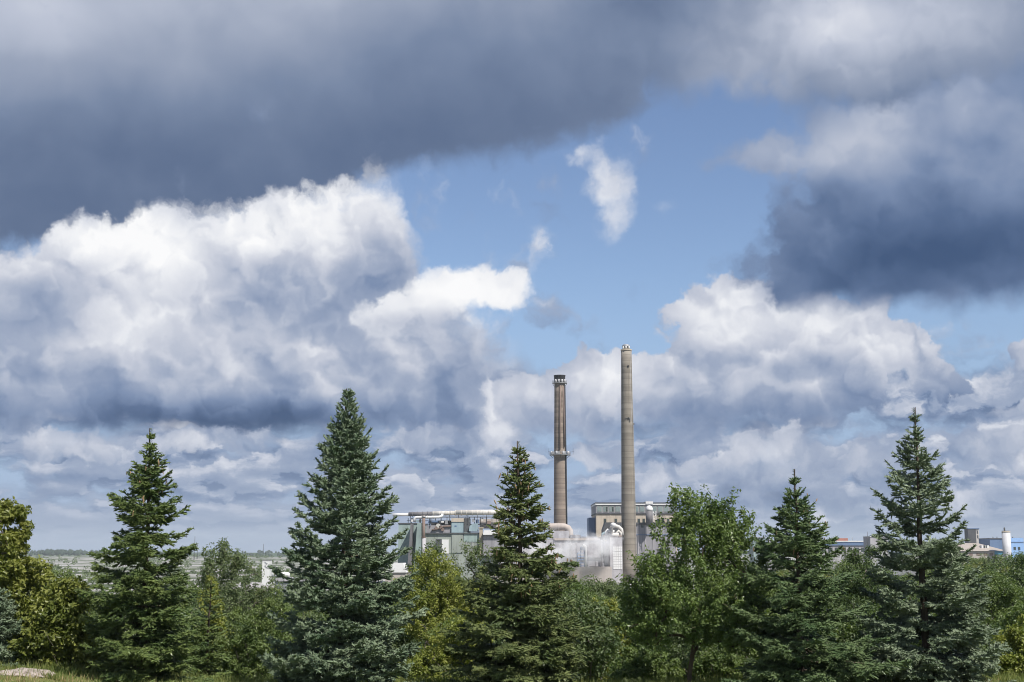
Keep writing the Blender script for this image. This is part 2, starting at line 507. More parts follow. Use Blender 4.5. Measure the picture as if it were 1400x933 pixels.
M['sky_blue'] = weathered('sky_blue', (0.26, 0.42, 0.70), (0.17, 0.29, 0.50), 0.6, 0.4, 0.10)
M['deep_blue'] = weathered('deep_blue', (0.11, 0.17, 0.29), (0.07, 0.11, 0.19), 0.7, 0.4, 0.10)
M['cyan_panel'] = weathered('cyan_panel', (0.08, 0.30, 0.46), (0.05, 0.19, 0.30), 0.6, 0.4, 0.10)
M['dark_steel'] = weathered('dark_steel', (0.075, 0.078, 0.085), (0.035, 0.034, 0.036), 0.65, 0.6, 0.3)
M['steel'] = weathered('steel', (0.34, 0.35, 0.37), (0.18, 0.17, 0.17), 0.5, 0.5, 0.3, 0.4)
M['white_paint'] = weathered('white_paint', (0.66, 0.66, 0.66), (0.42, 0.41, 0.39), 0.6, 0.4, 0.15)
M['silo_paint'] = weathered('silo_paint', (0.50, 0.50, 0.52), (0.32, 0.31, 0.31), 0.6, 0.6, 0.2)
M['pipe_pale'] = weathered('pipe_pale', (0.54, 0.52, 0.49), (0.25, 0.22, 0.19), 0.55, 0.6, 0.3)
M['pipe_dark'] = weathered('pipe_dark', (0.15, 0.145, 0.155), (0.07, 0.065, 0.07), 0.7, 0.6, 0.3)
M['rust'] = weathered('rust', (0.20, 0.145, 0.125), (0.10, 0.07, 0.06), 0.85, 0.6, 0.3)
M['duct'] = weathered('duct', (0.40, 0.35, 0.32), (0.22, 0.18, 0.155), 0.8, 0.5, 0.15)
M['tan_roof'] = weathered('tan_roof', (0.33, 0.29, 0.26), (0.22, 0.19, 0.17), 0.85, 0.5, 0.08, streak=1.0)
M['pink_wall'] = weathered('pink_wall', (0.40, 0.36, 0.335), (0.26, 0.23, 0.21), 0.85, 0.5, 0.1)
M['red_wall'] = weathered('red_wall', (0.30, 0.13, 0.10), (0.18, 0.08, 0.06), 0.85, 0.5, 0.1)
M['glass'] = weathered('glass', (0.050, 0.062, 0.060), (0.025, 0.03, 0.032), 0.15, 0.5, 0.5, spec=0.6)
M['grey_glass'] = weathered('grey_glass', (0.22, 0.27, 0.27), (0.12, 0.15, 0.16), 0.25, 0.6, 0.3, spec=0.5)
M['soot'] = weathered('soot', (0.030, 0.029, 0.033), (0.014, 0.014, 0.016), 0.9, 0.6, 0.4)


def stack_concrete(name, base, dark, rust, lift, streaks):
    """slip-formed concrete: faint pour rings, blotches, rust running down"""
    m = new_mat(name)
    P = coords()
    sp = NT.nodes.new('ShaderNodeSeparateXYZ'); NT.links.new(P.s, sp.inputs[0])
    z = N(sp.outputs[2])
    ringn = n3(1.0, 1.0, 0.5, comb(0.0, 0.0, z * (1.0 / lift)))
    joint = rng(mth('PINGPONG', z, lift / 2.0), 0.0, 0.30, 1.0, 0.0)
    st = n3(1.0, 5.0, 0.6, vmth('MULTIPLY', P, (1.3, 1.3, 0.035)))
    bl = n3(0.12, 4.0, 0.6, P)
    c = mix(rng(ringn * 0.7 + bl * 0.5, 0.42, 0.74), c3(*base), c3(*dark))
    c = mix(rng(st, 0.56, 0.72, 0.0, streaks), c, c3(*rust))
    c = mix(joint * 0.45, c, c3(*[q * 0.55 for q in dark]))
    finish(principled(c, 0.9, spec=0.2, bump=n3(2.0, 4.0, 0.6, P), bdist=0.05))
    return m


M['stack_old'] = stack_concrete('stack_old', (0.285, 0.235, 0.195), (0.175, 0.14, 0.118), (0.09, 0.058, 0.045), 2.4, 0.9)
M['stack_new'] = stack_concrete('stack_new', (0.26, 0.235, 0.20), (0.175, 0.155, 0.13), (0.10, 0.085, 0.07), 2.9, 0.6)

# ------------------------------------------------------------------ the ground
_TY = np.array([-400, 0, 12, 28, 33, 38, 46, 60, 90, 150, 300, 900, 1500, 2600, 3600, 6000, 7000], dtype=float)
_TZ = np.array([2.0, 1.3, 0.9, 0.0, 0.0, -0.5, -1.5, -3.0, -5.5, -8.0, -10.0, -10.5, -9.0, -5.0, 2.0, 4.0, -8.0], dtype=float)


def ground_z(x, y):
    x = np.asarray(x, dtype=float); y = np.asarray(y, dtype=float)
    r = np.hypot(x, y) * np.where(y < 0, -1.0, 1.0)
    d = np.where(np.abs(r) < 400, y, r)
    z = np.interp(d, _TY, _TZ)
    near = np.exp(-((y - 31.0) / 9.0) ** 2)
    z = z + near * (-0.16 + 0.46 / (1 + np.exp((x + 9.3) * 1.3)) + 0.14 / (1 + np.exp((7.2 - x) * 1.5)))
    z = z + 0.05 * np.sin(x * 0.9 + y * 0.35) * np.sin(y * 0.7 - x * 0.2) * np.clip(y / 20, 0, 1)
    far = np.clip((d - 1400) / 1500, 0, 1)
    z = z + far * (3.0 * np.sin(x / 310.0 + 1.0) * np.sin(y / 420.0) + 2.0 * np.sin(x / 130.0 + y / 200.0))
    return z


def gz(x, y): return float(ground_z(x, y))


def build_ground():
    nr, na = 210, 240
    rad = np.concatenate(([0.0], 0.6 * (7000 / 0.6) ** (np.linspace(0, 1, nr))))
    ang = np.linspace(0, 2 * np.pi, na, endpoint=False)
    rr, aa = np.meshgrid(rad, ang, indexing='ij')
    x = rr * np.sin(aa); y = rr * np.cos(aa)
    v = np.stack([x, y, ground_z(x, y)], -1).reshape(-1, 3)
    i, j = np.meshgrid(np.arange(nr), np.arange(na), indexing='ij')
    jn = (j + 1) % na
    f = np.stack([i * na + j, (i + 1) * na + j, (i + 1) * na + jn, i * na + jn], -1).reshape(-1, 4)
    m = new_mat('ground_cover')
    P = coords()
    sp = NT.nodes.new('ShaderNodeSeparateXYZ'); NT.links.new(P.s, sp.inputs[0])
    dist = vmth('LENGTH', P); dist = N(dist.s.node.outputs['Value'])
    g1 = n3(0.5, 5.0, 0.6, P); g2 = n3(6.0, 3.0, 0.6, P)
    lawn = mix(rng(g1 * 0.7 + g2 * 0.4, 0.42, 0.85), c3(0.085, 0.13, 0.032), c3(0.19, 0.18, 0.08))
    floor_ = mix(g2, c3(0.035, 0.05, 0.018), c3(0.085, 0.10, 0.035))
    p1 = n3(0.012, 6.0, 0.62, P); p2 = n3(0.09, 4.0, 0.6, P)
    gravel = mix(rng(p2, 0.3, 0.75), c3(0.42, 0.40, 0.385), c3(0.22, 0.215, 0.215))
    scrub = mix(p2, c3(0.04, 0.06, 0.03), c3(0.10, 0.115, 0.065))
    plain = mix(rng(p1 * 0.8 + p2 * 0.3, 0.51, 0.58), gravel, scrub)
    far = mix(rng(dist, 2700.0, 3400.0), plain, c3(0.05, 0.075, 0.04))
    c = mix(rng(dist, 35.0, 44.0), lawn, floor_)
    c = mix(rng(dist, 330.0, 560.0), c, far)
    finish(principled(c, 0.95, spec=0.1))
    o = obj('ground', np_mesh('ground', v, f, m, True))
    tag(o, kind='structure')


build_ground()
# ------------------------------------------------------------------ the mill and the buildings of the valley
class Frame:
    """reads photograph rows and columns as metres on a wall that stands Y metres away"""
    def __init__(s, Y): s.Y = Y; s.m = Y / FPX
    def X(s, px, py=745): return at(px, py, s.Y).x
    def Z(s, py): return at(700, py, s.Y).z
    def box(s, mb, x0, x1, y0, y1, near=0.0, deep=10.0):
        """front face spans photo columns x0..x1, rows y0..y1; near/deep in metres behind the frame's plane"""
        mb.box(s.X(x0), s.X(x1), s.Y + near, s.Y + deep, s.Z(y1), s.Z(y0)); return mb
    def P(s, px, py, dy=0.0): return Vector((s.X(px), s.Y + dy, s.Z(py)))


def root(name, label, cat, fr, px, group=None):
    x = fr.X(px); return thing(name, label, cat, (x, fr.Y, gz(x, fr.Y)), group)


class Build:
    """parts of one thing: positions are world, parented to its foot"""
    def __init__(s, t): s.t = t; s.b = tuple(t.location)
    def __call__(s, name, mb, mat, parent=None, kind=None):
        o = mb.build(name, mat, None, s.b, kind); o.parent = parent or s.t
        return o


GROUND_ROW = 790

# ---- tall plain chimney
f = Frame(626)
t = root('chimney', 'tall plain concrete chimney, the higher of the two, with a small silver cap', 'chimney', f, 860); b = Build(t)
cx, cy = t.location.x, 626.0
z0 = t.location.z - 0.5; zt = f.Z(479)
zc = zt - z0
prof = [(3.75 - (3.75 - 2.50) * k / 12, z0 + zc * k / 12) for k in range(13)]
sh = b('shaft', MB().lathe(cx, cy, prof, 40), M['stack_new'])
b('rim', MB().lathe(cx, cy, [(2.62, zt - 0.5), (2.72, zt - 0.4), (2.72, zt + 0.25), (2.45, zt + 0.35)], 40), M['concrete'])
b('flue_cap', MB().lathe(cx - 0.1, cy, [(1.75, zt + 0.36), (1.75, zt + 1.7), (1.95, zt + 1.75), (1.95, zt + 2.1), (1.45, zt + 2.6), (1.2, zt + 2.75)], 24), M['steel'])
for k, a in enumerate((-2.5, -1.75, -0.9)):
    b('warning_light', MB().lathe(cx + 1.9 * math.cos(a), cy + 1.9 * math.sin(a), [(0.25, zt + 0.5), (0.38, zt + 0.7), (0.38, zt + 1.5), (0.2, zt + 1.8)], 10), M['white_paint'])
for row, dxm in ((502, 0.55), (573, 0.3)):
    z = f.Z(row); rr = np.interp(z, [z0, zt], [3.75, 2.5])
    b('inspection_port', MB().box(cx + dxm - 0.35, cx + dxm + 0.35, cy - rr - 0.35, cy - rr + 0.3, z - 0.4, z + 0.4), M['soot'])
z = f.Z(575)
rr = np.interp(z, [z0, zt], [3.75, 2.5])
b('light_bracket', MB().box(cx - 1.2, cx + 1.3, cy - rr - 0.25, cy - rr + 0.25, z + 0.75, z + 0.9).box(cx + 0.9, cx + 1.15, cy - rr - 0.5, cy - rr, z - 0.6, z + 0.75), M['steel'])
b('side_light', MB().box(cx + rr - 0.3, cx + rr + 0.45, cy - 0.4, cy + 0.4, f.Z(581), f.Z(579)), M['dark_steel'])
lad = MB()
for s_ in (-0.35, 0.35):
    lad.tube([(cx + 2.72 * math.sin(2.0) + s_, cy - 3.95 * 0.42 - 1.2, z0), (cx + 2.0 + s_, cy - 1.9, zt)], 0.06, 5)
b('ladder', lad, M['steel'])

# ---- older chimney with platforms
f = Frame(622)
t = root('chimney', 'older shorter concrete chimney with a dark top, rust streaks and a platform halfway up', 'chimney', f, 766.5); b = Build(t)
cx, cy = t.location.x, 622.0
z0 = t.location.z - 0.5; zt = f.Z(513.5)
R0_, R1_ = 3.40, 2.50
b('shaft', MB().lathe(cx, cy, [(R0_ - (R0_ - R1_) * k / 12, z0 + (zt - z0) * k / 12) for k in range(13)], 40), M['stack_old'])
b('soot_band', MB().lathe(cx, cy, [(R1_ + 0.06, f.Z(525)), (R1_ + 0.20, f.Z(523)), (R1_ + 0.14, f.Z(515)), (R1_ + 0.3, f.Z(514.6)), (R1_ + 0.3, zt), (R1_ - 0.3, zt + 0.05)], 32), M['soot'])
def platform(zp, rin, rout, lights, name_deck='platform'):
    d = b(name_deck, MB().lathe(cx, cy, [(rin, zp - 0.25), (rout, zp - 0.2), (rout, zp), (rin, zp + 0.02)], 28), M['steel'])
    rl = MB()
    for h in (0.55, 1.1):
        rl.tube([(cx + rout * math.cos(a), cy + rout * math.sin(a), zp + h) for a in np.linspace(0, 2 * math.pi, 29)], 0.05, 4, cap=False)
    for a in np.linspace(0, 2 * math.pi, 15)[:-1]:
        rl.tube([(cx + rout * math.cos(a), cy + rout * math.sin(a), zp), (cx + rout * math.cos(a), cy + rout * math.sin(a), zp + 1.1)], 0.05, 4)
    b('railing', rl, M['steel'], d)
    for a in np.linspace(0, 2 * math.pi, 9)[:-1]:
        b('bracket', MB().tube([(cx + rin * math.cos(a), cy + rin * math.sin(a), zp - 1.6), (cx + rout * 0.97 * math.cos(a), cy + rout * 0.97 * math.sin(a), zp - 0.22)], 0.10, 5), M['dark_steel'], d)
    for a in lights:
        lx, ly = cx + (rout - 0.5) * math.cos(a), cy + (rout - 0.5) * math.sin(a)
        b('warning_light', MB().lathe(lx, ly, [(0.35, zp), (0.5, zp + 0.15), (0.5, zp + 1.3), (0.3, zp + 1.5)], 10), M['silo_paint'], d)
platform(f.Z(524), 2.6, 3.5, (-2.3, -1.75, -1.2, -0.7))
platform(f.Z(622), 3.1, 5.0, (-2.7, -2.0, -1.25, -0.6))
for s_, w in ((-1, 5.6), (1, 6.4)):
    am = MB()
    am.tube([(cx + s_ * 3.0, cy - 1.0, f.Z(619)), (cx + s_ * w, cy - 1.0, f.Z(618))], 0.08, 5)
    am.tube([(cx + s_ * (w - 0.3), cy - 1.0, f.Z(622)), (cx + s_ * (w - 0.3), cy - 1.0, f.Z(613))], 0.07, 5)
    b('antenna_arm', am, M['dark_steel'])
for k in range(4):
    a = -2.55 + k * 0.75
    b('equipment_box', MB().box(cx + 4.0 * math.cos(a) - 0.6, cx + 4.0 * math.cos(a) + 0.6, cy + 4.0 * math.sin(a) - 0.4, cy + 4.0 * math.sin(a) + 0.4, f.Z(622) + 0.02, f.Z(618)), M['steel'])
b('cable_duct', MB().tube([(cx + 2.95, cy - 1.9, z0), (cx + 2.62, cy - 1.75, f.Z(640)), (cx + 2.25, cy - 1.45, f.Z(528))], 0.42, 8), M['soot'])
b('downpipe', MB().tube([(cx - 0.2, cy - 3.35, f.Z(616)), (cx + 0.1, cy - 2.85, f.Z(528))], 0.28, 8), M['rust'])
b('cladding_strip', MB().tube([(cx + 1.95, cy - 2.62, f.Z(612)), (cx + 1.7, cy - 2.2, f.Z(530))], 0.30, 8), M['rust'])

# ---- flue duct at the foot of the older chimney
f = Frame(612)
t = root('flue_duct', 'pale pinkish flue pipe bending down at the foot of the older chimney', 'flue pipe', f, 770); b = Build(t)
pts = [f.P(749, 720.8), f.P(753, 720.5), f.P(766, 720), f.P(772, 720.5), f.P(776.5, 722.5), f.P(779, 726), f.P(779.5, 731), f.P(779.5, 742)]
b('pipe', MB().tube(pts, 1.55, 14), M['duct'])
for px in (752, 763):
    b('flange', MB().tube([f.P(px, 720.6), f.P(px + 1.2, 720.6)], 1.8, 14), M['duct'])
b('saddle', f.box(MB(), 752, 778, 726, 745, -1.5, 3), M['pale_wall'])

# ---- long pale steaming hall
f = Frame(600)
t = root('mill_hall', 'long pale windowless mill hall wrapped in steam below the two chimneys', 'mill building', f, 740); b = Build(t)
b('wall', f.box(MB(), 655, 821, 738.5, 762.5, 0, 45), M['pale_wall'])
b('lower_wall', f.box(MB(), 655, 826, 762.5, 800, 1.4, 45), M['grey_wall'])
b('parapet', f.box(MB(), 758, 820.5, 736, 739, -0.6, 1.2), M['duct'])
b('roof', f.box(MB(), 655, 821, 737, 738.5, 1.2, 45), M['grey_wall'])
b('plinth', f.box(MB(), 668, 834, 775, 800, -9, 1.4), M['pink_wall'])
for k, (x0, x1) in enumerate(((762, 776), (777, 788), (803.5, 814), (815, 825))):
    b('loading_bay', f.box(MB(), x0, x1, 764, 774.5, 0.9, 1.5), M['grey_wall'])
for x in (676, 690, 704, 718, 732, 746, 760, 774, 788, 803, 812):
    b('pilaster', f.box(MB(), x, x + 0.8, 739.2, 762, -0.18, 0.1), M['pale_wall'])
b('roof_plant', f.box(MB(), 781, 795, 731, 737, 8, 16), M['grey_wall'])
b('roof_plant', f.box(MB(), 796, 818, 733.5, 737, 10, 18), M['grey_wall'])
b('corner_pipe', MB().tube([f.P(822.5, 738, -0.5), f.P(822.5, 775, -0.5)], 0.35, 8), M['steel'])
b('corner_pipe', MB().tube([f.P(825.5, 736, -0.5), f.P(825.5, 770, -0.5)], 0.30, 8), M['dark_steel'])

# ---- open stair tower in front of the hall
f = Frame(592)
t = root('stair_tower', 'blue-grey open stair tower with a bent pale pipe, in front of the steaming hall', 'stair tower', f, 795); b = Build(t)
for x in (789.5, 794.2, 799):
    for dy in (0, 3.5):
        b('post', MB().box(f.X(x) - 0.13, f.X(x) + 0.13, 592 + dy, 592.26 + dy, t.location.z, f.Z(750 if x > 793 else 756)), M['deep_blue'])
for k, row in enumerate((752, 756.5, 761, 765.5, 770, 774)):
    b('landing', MB().box(f.X(789.5 if row > 755 else 794), f.X(799), 592.0, 595.7, f.Z(row) - 0.12, f.Z(row) + 0.12), M['sky_blue'])
    if row > 755:
        s0, s1 = (789.8, 794) if k % 2 else (794, 789.8)
        b('flight', MB().tube([f.P(s0, row, 0.6), f.P(s1, row - 4.2, 0.6)], 0.16, 5), M['white_paint'])
b('vent_pipe', MB().tube([f.P(800.8, 776, -0.4), f.P(800.8, 750, -0.4), f.P(800, 747.6, -0.4), f.P(798, 746.2, -0.4), f.P(796.5, 745.6, -0.4)], 0.62, 10), M['white_paint'])
b('cab', f.box(MB(), 793.5, 799.2, 748, 752, 0, 3.6), M['deep_blue'])

# ---- white gridded block
f = Frame(606)
t = root('panel_tower', 'tall white block of gridded panels just left of the tall chimney foot', 'mill building', f, 843); b = Build(t)
b('wall', f.box(MB(), 834, 851, 735, 800, 0.3, 20), M['pale_wall'])
b('side_wall', f.box(MB(), 827, 834, 740, 800, 6, 20), M['grey_wall'])
pm = MB()
for i in range(5):
    for j in range(9):
        x0 = 838.2 + i * 2.5; y0 = 747.5 + j * 3.5
        f.box(pm, x0, x0 + 2.25, y0, y0 + 3.1, 0.12, 0.35)
b('wall_panels', pm, M['white_paint'], kind='stuff')

# ---- pipework heaped on its roof
f = Frame(612)
t = root('roof_pipework', 'heap of pale pipes and dark ducts on the roof between the chimneys', 'pipework', f, 838); b = Build(t)
b('housing', MB().prism([(f.X(826), f.Z(738)), (f.X(826), f.Z(724)), (f.X(829.5), f.Z(714)), (f.X(852), f.Z(714)), (f.X(852), f.Z(738))], 618, 630), M['dark_steel'])
b('deck', f.box(MB(), 820, 853, 735, 738.4, 0, 14), M['dark_steel'])
for pts, r, m in (
        ([(836, 733), (836, 722), (838, 719.5), (841, 719), (846, 720.5), (850, 724), (851, 732)], 0.85, 'pipe_pale'),
        ([(829, 735), (829, 727), (831, 725), (834, 726.5), (840, 727)], 0.75, 'white_paint'),
        ([(823, 735), (824, 730), (828, 728), (833, 731)], 0.6, 'blue_panel'),
        ([(843, 735), (843, 729), (846, 726), (849, 729), (849, 735)], 0.6, 'pipe_pale'),
        ([(831, 731.5), (846, 731.5)], 0.9, 'pipe_pale'),
        ([(822, 733), (850, 733.5)], 0.45, 'rust')):
    b('pipe', MB().tube([f.P(x, y, -0.5 + 0.2 * i) for i, (x, y) in enumerate(pts)], r, 10), M[m])
b('separator', MB().lathe(f.X(838), 609, [(0.3, f.Z(722)), (1.1, f.Z(720)), (1.35, f.Z(717)), (0.8, f.Z(715.5)), (0.2, f.Z(715))], 14), M['white_paint'])

# ---- boiler house with a band of windows
f = Frame(690)
t = root('boiler_house', 'flat-roofed beige boiler house with a grey band of windows behind the tall chimney', 'mill building', f, 865); b = Build(t)
b('wall', f.box(MB(), 815.5, 926, 703, 800, 0.0, 40), M['beige_wall'])
b('upper_storey', f.box(MB(), 815.2, 926, 690.5, 701.5, 0.2, 40), M['grey_wall'])
b('sill_band', f.box(MB(), 814.8, 926.4, 701.5, 703.2, -0.45, 40.2), M['dark_steel'])
b('parapet', f.box(MB(), 814.6, 926.4, 688.4, 690.6, -0.3, 40.4), M['white_paint'])
b('coping', f.box(MB(), 814.3, 926.6, 687.2, 688.2, -0.5, 40.6), M['dark_steel'])
b('roof_hatch', f.box(MB(), 883.5, 893.5, 685.8, 689.2, -0.55, 8), M['white_paint'])
for k in range(13):
    x0 = 816.8 + k * 8.35
    if 886 < x0 + 3 < 893: continue
    w = b('window', f.box(MB(), x0, x0 + 6.6, 692.6, 700.2, 0.02, 0.5), M['green_wall'])
    for q in range(2):
        b('pane', f.box(MB(), x0 + 0.5 + q * 3.05, x0 + 3.05 + q * 3.05, 693.3, 699.6, -0.04, 0.2), M['glass'] if (k, q) in ((1, 1), (2, 1)) else M['grey_glass'], w)
for x0 in (825.5, 840.2, 871.8, 878.5, 898.3, 905, 912):
    w = b('window', f.box(MB(), x0, x0 + 4.2, 709, 716, -0.08, 0.3), M['concrete'])
    b('pane', f.box(MB(), x0 + 0.45, x0 + 3.75, 709.5, 715.4, -0.12, 0.2), M['glass'], w)
for x in (834.5, 863, 887, 910):
    b('pilaster', f.box(MB(), x, x + 1.1, 703.4, 740, -0.2, 0.1), M['beige_wall'])
b('side_annex', f.box(MB(), 806.3, 815.4, 707.5, 800, 6, 22), M['deep_blue'])

f = Frame(676)
t = root('boiler_annex', 'grey-blue lower annex in front of the beige boiler house, right of the tall chimney', 'mill building', f, 890); b = Build(t)
b('wall', f.box(MB(), 866, 924, 717.5, 800, 0, 12), M['grey_wall'])
b('roof', f.box(MB(), 865.4, 924.5, 714.6, 717.5, -0.6, 12.4), M['dark_steel'])
for x in (872, 882, 893, 904, 914):
    b('pilaster', f.box(MB(), x, x + 1.2, 718, 760, -0.3, 0.1), M['pale_wall'])
b('window', f.box(MB(), 876.8, 880.2, 717.8, 721.5, -0.12, 0.2), M['glass'])
b('band', f.box(MB(), 866, 924, 731, 732, -0.35, 0.1), M['deep_blue'])

f = Frame(668)
t = root('silver_tank', 'upright dark tank with a shiny rounded silver top in front of the boiler house', 'tank', f, 889.5); b = Build(t)
cx = f.X(889.3)
b('shell', MB().lathe(cx, 672, [(1.75, f.Z(718)), (1.75, f.Z(697.5))], 24), M['pipe_dark'])
b('dome', MB().lathe(cx + 0.1, 672, [(1.85, f.Z(698.4)), (1.82, f.Z(695.5)), (1.5, f.Z(693)), (0.9, f.Z(691.4)), (0.15, f.Z(690.8))], 24), M['white_paint'])
for k in range(4):
    b('brace', MB().tube([f.P(893.5 + (k % 2) * 4, 716 - k * 4, 0), f.P(897.5 - (k % 2) * 4, 712 - k * 4, 0)], 0.12, 5), M['white_paint'])
for x in (893.5, 897.5):
    b('post', MB().tube([f.P(x, 717, 0), f.P(x, 699, 0)], 0.16, 5), M['white_paint'])

# ---- left mill block
f = Frame(600)
t = root('green_mill_block', 'long green-clad mill block with blue roof boxes left of the mill spruce', 'mill building', f, 610); b = Build(t)
b('wall', f.box(MB(), 578, 690, 738.6, 800, 0, 40), M['green_wall'])
b('end_wall', f.box(MB(), 546, 577.8, 717, 800, -6, 34), M['teal_wall'])
b('end_coping', f.box(MB(), 545.6, 578.2, 715.6, 717, -6.3, 34), M['dark_steel'])
b('ledge', f.box(MB(), 577.9, 660, 728.6, 730, -0.7, 1), M['dark_steel'])
b('lower_band', f.box(MB(), 577.9, 690, 730, 738.6, 0.15, 38), M['green_wall'])
b('upper_wall', f.box(MB(), 582.5, 617, 718.5, 728.6, 0.5, 20), M['grey_wall'])
b('buttress_and_shade', MB().prism([(f.X(568), f.Z(795)), (f.X(573), f.Z(716)), (f.X(577.6), f.Z(716)), (f.X(577.6), f.Z(795))], 587, 594), M['teal_wall'])
b('buttress_and_shade', MB().prism([(f.X(560), f.Z(795)), (f.X(564.6), f.Z(717.5)), (f.X(566.6), f.Z(717.5)), (f.X(566), f.Z(795))], 584, 593.9), M['pipe_dark'])  # dark slanted prism standing in for the diagonal shadow across the end wall
p_ = b('roof_box', f.box(MB(), 617.2, 633.4, 710.2, 728.5, -0.5, 12), M['blue_panel'])
b('fascia', f.box(MB(), 616.8, 633.8, 708.8, 713.8, -0.8, 12.3), M['beige_wall'], p_)
b('hatch', f.box(MB(), 621.5, 624.2, 718.6, 720.4, -0.62, -0.3), M['deep_blue'], p_)
for x in (617.6, 625.4, 633.0):
    b('cladding_trim', f.box(MB(), x, x + 0.35, 730.1, 738.4, -0.12, 0.3), M['pale_wall'])
b('stepped_wall', f.box(MB(), 617.5, 633, 730, 756, -0.35, 1.0), M['green_wall'])
b('recess', f.box(MB(), 596, 604, 737.2, 756, -0.25, 0.3), M['dark_steel'])
b('door', f.box(MB(), 604, 613.5, 738, 757, -0.35, 0.3), M['white_paint'])
h_ = b('hood', MB().prism([(f.X(641), f.Z(726.6)), (f.X(642), f.Z(719.5)), (f.X(646), f.Z(716.4)), (f.X(653), f.Z(715.6)), (f.X(653.5), f.Z(726.6))], 599, 609), M['blue_panel'])
b('hood_wall', f.box(MB(), 634, 657, 728.2, 741, -0.2, 12), M['teal_wall'])
b('column', f.box(MB(), 655.4, 660, 722.6, 760, -1.4, 0.1), M['concrete'])
b('column_head', f.box(MB(), 654.4, 661, 721.2, 722.8, -1.7, 0.4), M['concrete'])
b('lean_to_roof', MB().prism([(f.X(660.5), f.Z(731.6)), (f.X(662), f.Z(725.4)), (f.X(682), f.Z(725.4)), (f.X(684), f.Z(731.6))], 596, 606), M['white_paint'])
b('lean_to_wall', f.box(MB(), 661, 684, 731.8, 760, -2.5, 0.1), M['grey_wall'])
for x in (584, 591, 598, 605, 612, 637, 645, 668):
    b('pilaster', f.box(MB(), x, x + 0.7, 739, 775, -0.2, 0.1), M['pale_wall'])

t = root('roof_steelwork', 'dark steel frames, tanks and walkways crowded on the roof of the green mill block', 'steelwork', f, 615); b = Build(t)
for x in (556.5, 561, 566, 574, 586, 594, 602, 610, 636, 641, 648, 656, 664, 672):
    b('post', f.box(MB(), x, x + 0.8, 706.5 if x > 600 else 708.5, 718, 3, 3.4), M['dark_steel'])
b('beam', f.box(MB(), 555, 617, 716.0, 717.2, 2.4, 4.2), M['dark_steel'])
b('beam', f.box(MB(), 555, 617, 711.6, 712.4, 3.6, 4.6), M['deep_blue'])
b('beam', f.box(MB(), 634, 684, 716.6, 717.6, 2.4, 4.2), M['dark_steel'])
b('walkway', f.box(MB(), 600, 684, 706.4, 707.4, 1.5, 5.5), M['pipe_pale'])
b('plant_room', f.box(MB(), 588, 616, 711.5, 719, 6, 14), M['dark_steel'])
b('plant_room', f.box(MB(), 634.5, 642, 708.5, 728.4, 1, 14), M['dark_steel'])
b('plant_room', f.box(MB(), 655, 683, 709, 722, 7, 16), M['pink_wall'])
for x0, x1, y0, y1, m in ((561.5, 565.3, 708, 713.5, 'white_paint'), (600.3, 606.5, 712.6, 714.6, 'white_paint'), (607.8, 612, 711.2, 717, 'steel'), (567, 575.5, 711, 714, 'blue_panel'), (585, 599, 711.8, 715, 'deep_blue'),
                          (645, 649.5, 709.5, 714, 'steel'), (650.5, 655, 710.5, 715.5, 'deep_blue'), (658, 660.6, 708, 712.5, 'pipe_pale'), (664, 671, 712.5, 716.5, 'rust'), (638.5, 642.5, 709, 714, 'blue_panel')):
    b('cabinet', f.box(MB(), x0, x1, y0, y1, 1.4, 3.0), M[m])
for x, y, r in ((599, 719, 1.0), (602.5, 721, 0.8), (596, 722, 0.7), (605, 724, 0.8)):
    b('fan', MB().tube([f.P(x, y, -0.4), f.P(x, y, 0.7)], r, 12), M['rust'] if x != 599 else M['pipe_pale'])
b('duct', MB().tube([f.P(590, 725, 0), f.P(597, 724, 0), f.P(606, 720, 0), f.P(616, 719.6, 0)], 0.35, 8), M['rust'])

t = root('pipe_bridge', 'big pale pipe running level along the top of the green mill block', 'pipeline', f, 640); b = Build(t)
b('pipe', MB().tube([f.P(590, 702.2, 1), f.P(622, 701.6, 1)], 0.98, 14), M['pipe_pale'])
b('pipe', MB().tube([f.P(622.1, 701.2, 1), f.P(660, 700.8, 1), f.P(700, 700.4, 1)], 1.22, 14), M['pipe_pale'])
b('dark_section', MB().tube([f.P(558, 703.2, 1), f.P(590, 702.4, 1)], 0.92, 14), M['pipe_dark'])
b('end_section', MB().tube([f.P(536, 704.2, 1), f.P(558, 703.6, 1)], 0.72, 12), M['white_paint'])
for x in (563, 570, 577, 584, 592, 600, 608, 616, 622, 630, 637, 645, 652, 660, 668):
    y = np.interp(x, [536, 590, 622, 700], [704.2, 702.3, 701.5, 700.4])
    b('flange', MB().tube([f.P(x, y, 1), f.P(x + 0.7, y, 1)], 1.12 if x < 620 else 1.36, 14), M['pipe_pale'] if x > 590 else M['pipe_dark'])
for x in (560, 574, 588, 602, 614, 626, 639, 652, 665, 678):
    b('support', f.box(MB(), x, x + 0.7, 704.5, 717, 0.7, 1.3), M['dark_steel'])

t = root('lower_pipe', 'shorter white pipe under the dark end of the big roof pipe', 'pipeline', f, 585); b = Build(t)
b('pipe', MB().tube([f.P(566.5, 714, -0.6), f.P(566.5, 709.5, -0.6), f.P(568, 708, -0.6), f.P(571, 707.6, -0.6), f.P(600, 707.3, -0.6), f.P(603.5, 706, -0.6), f.P(604.4, 703.6, -0.2)], 0.62, 12), M['white_paint'])
for x in (576, 584, 592):
    b('flange', MB().tube([f.P(x, 707.5, -0.6), f.P(x + 0.6, 707.5, -0.6)], 0.78, 12), M['pipe_pale'])
for x in (573, 590):
    b('support', f.box(MB(), x, x + 0.6, 709.5, 716, -0.9, -0.4), M['dark_steel'])

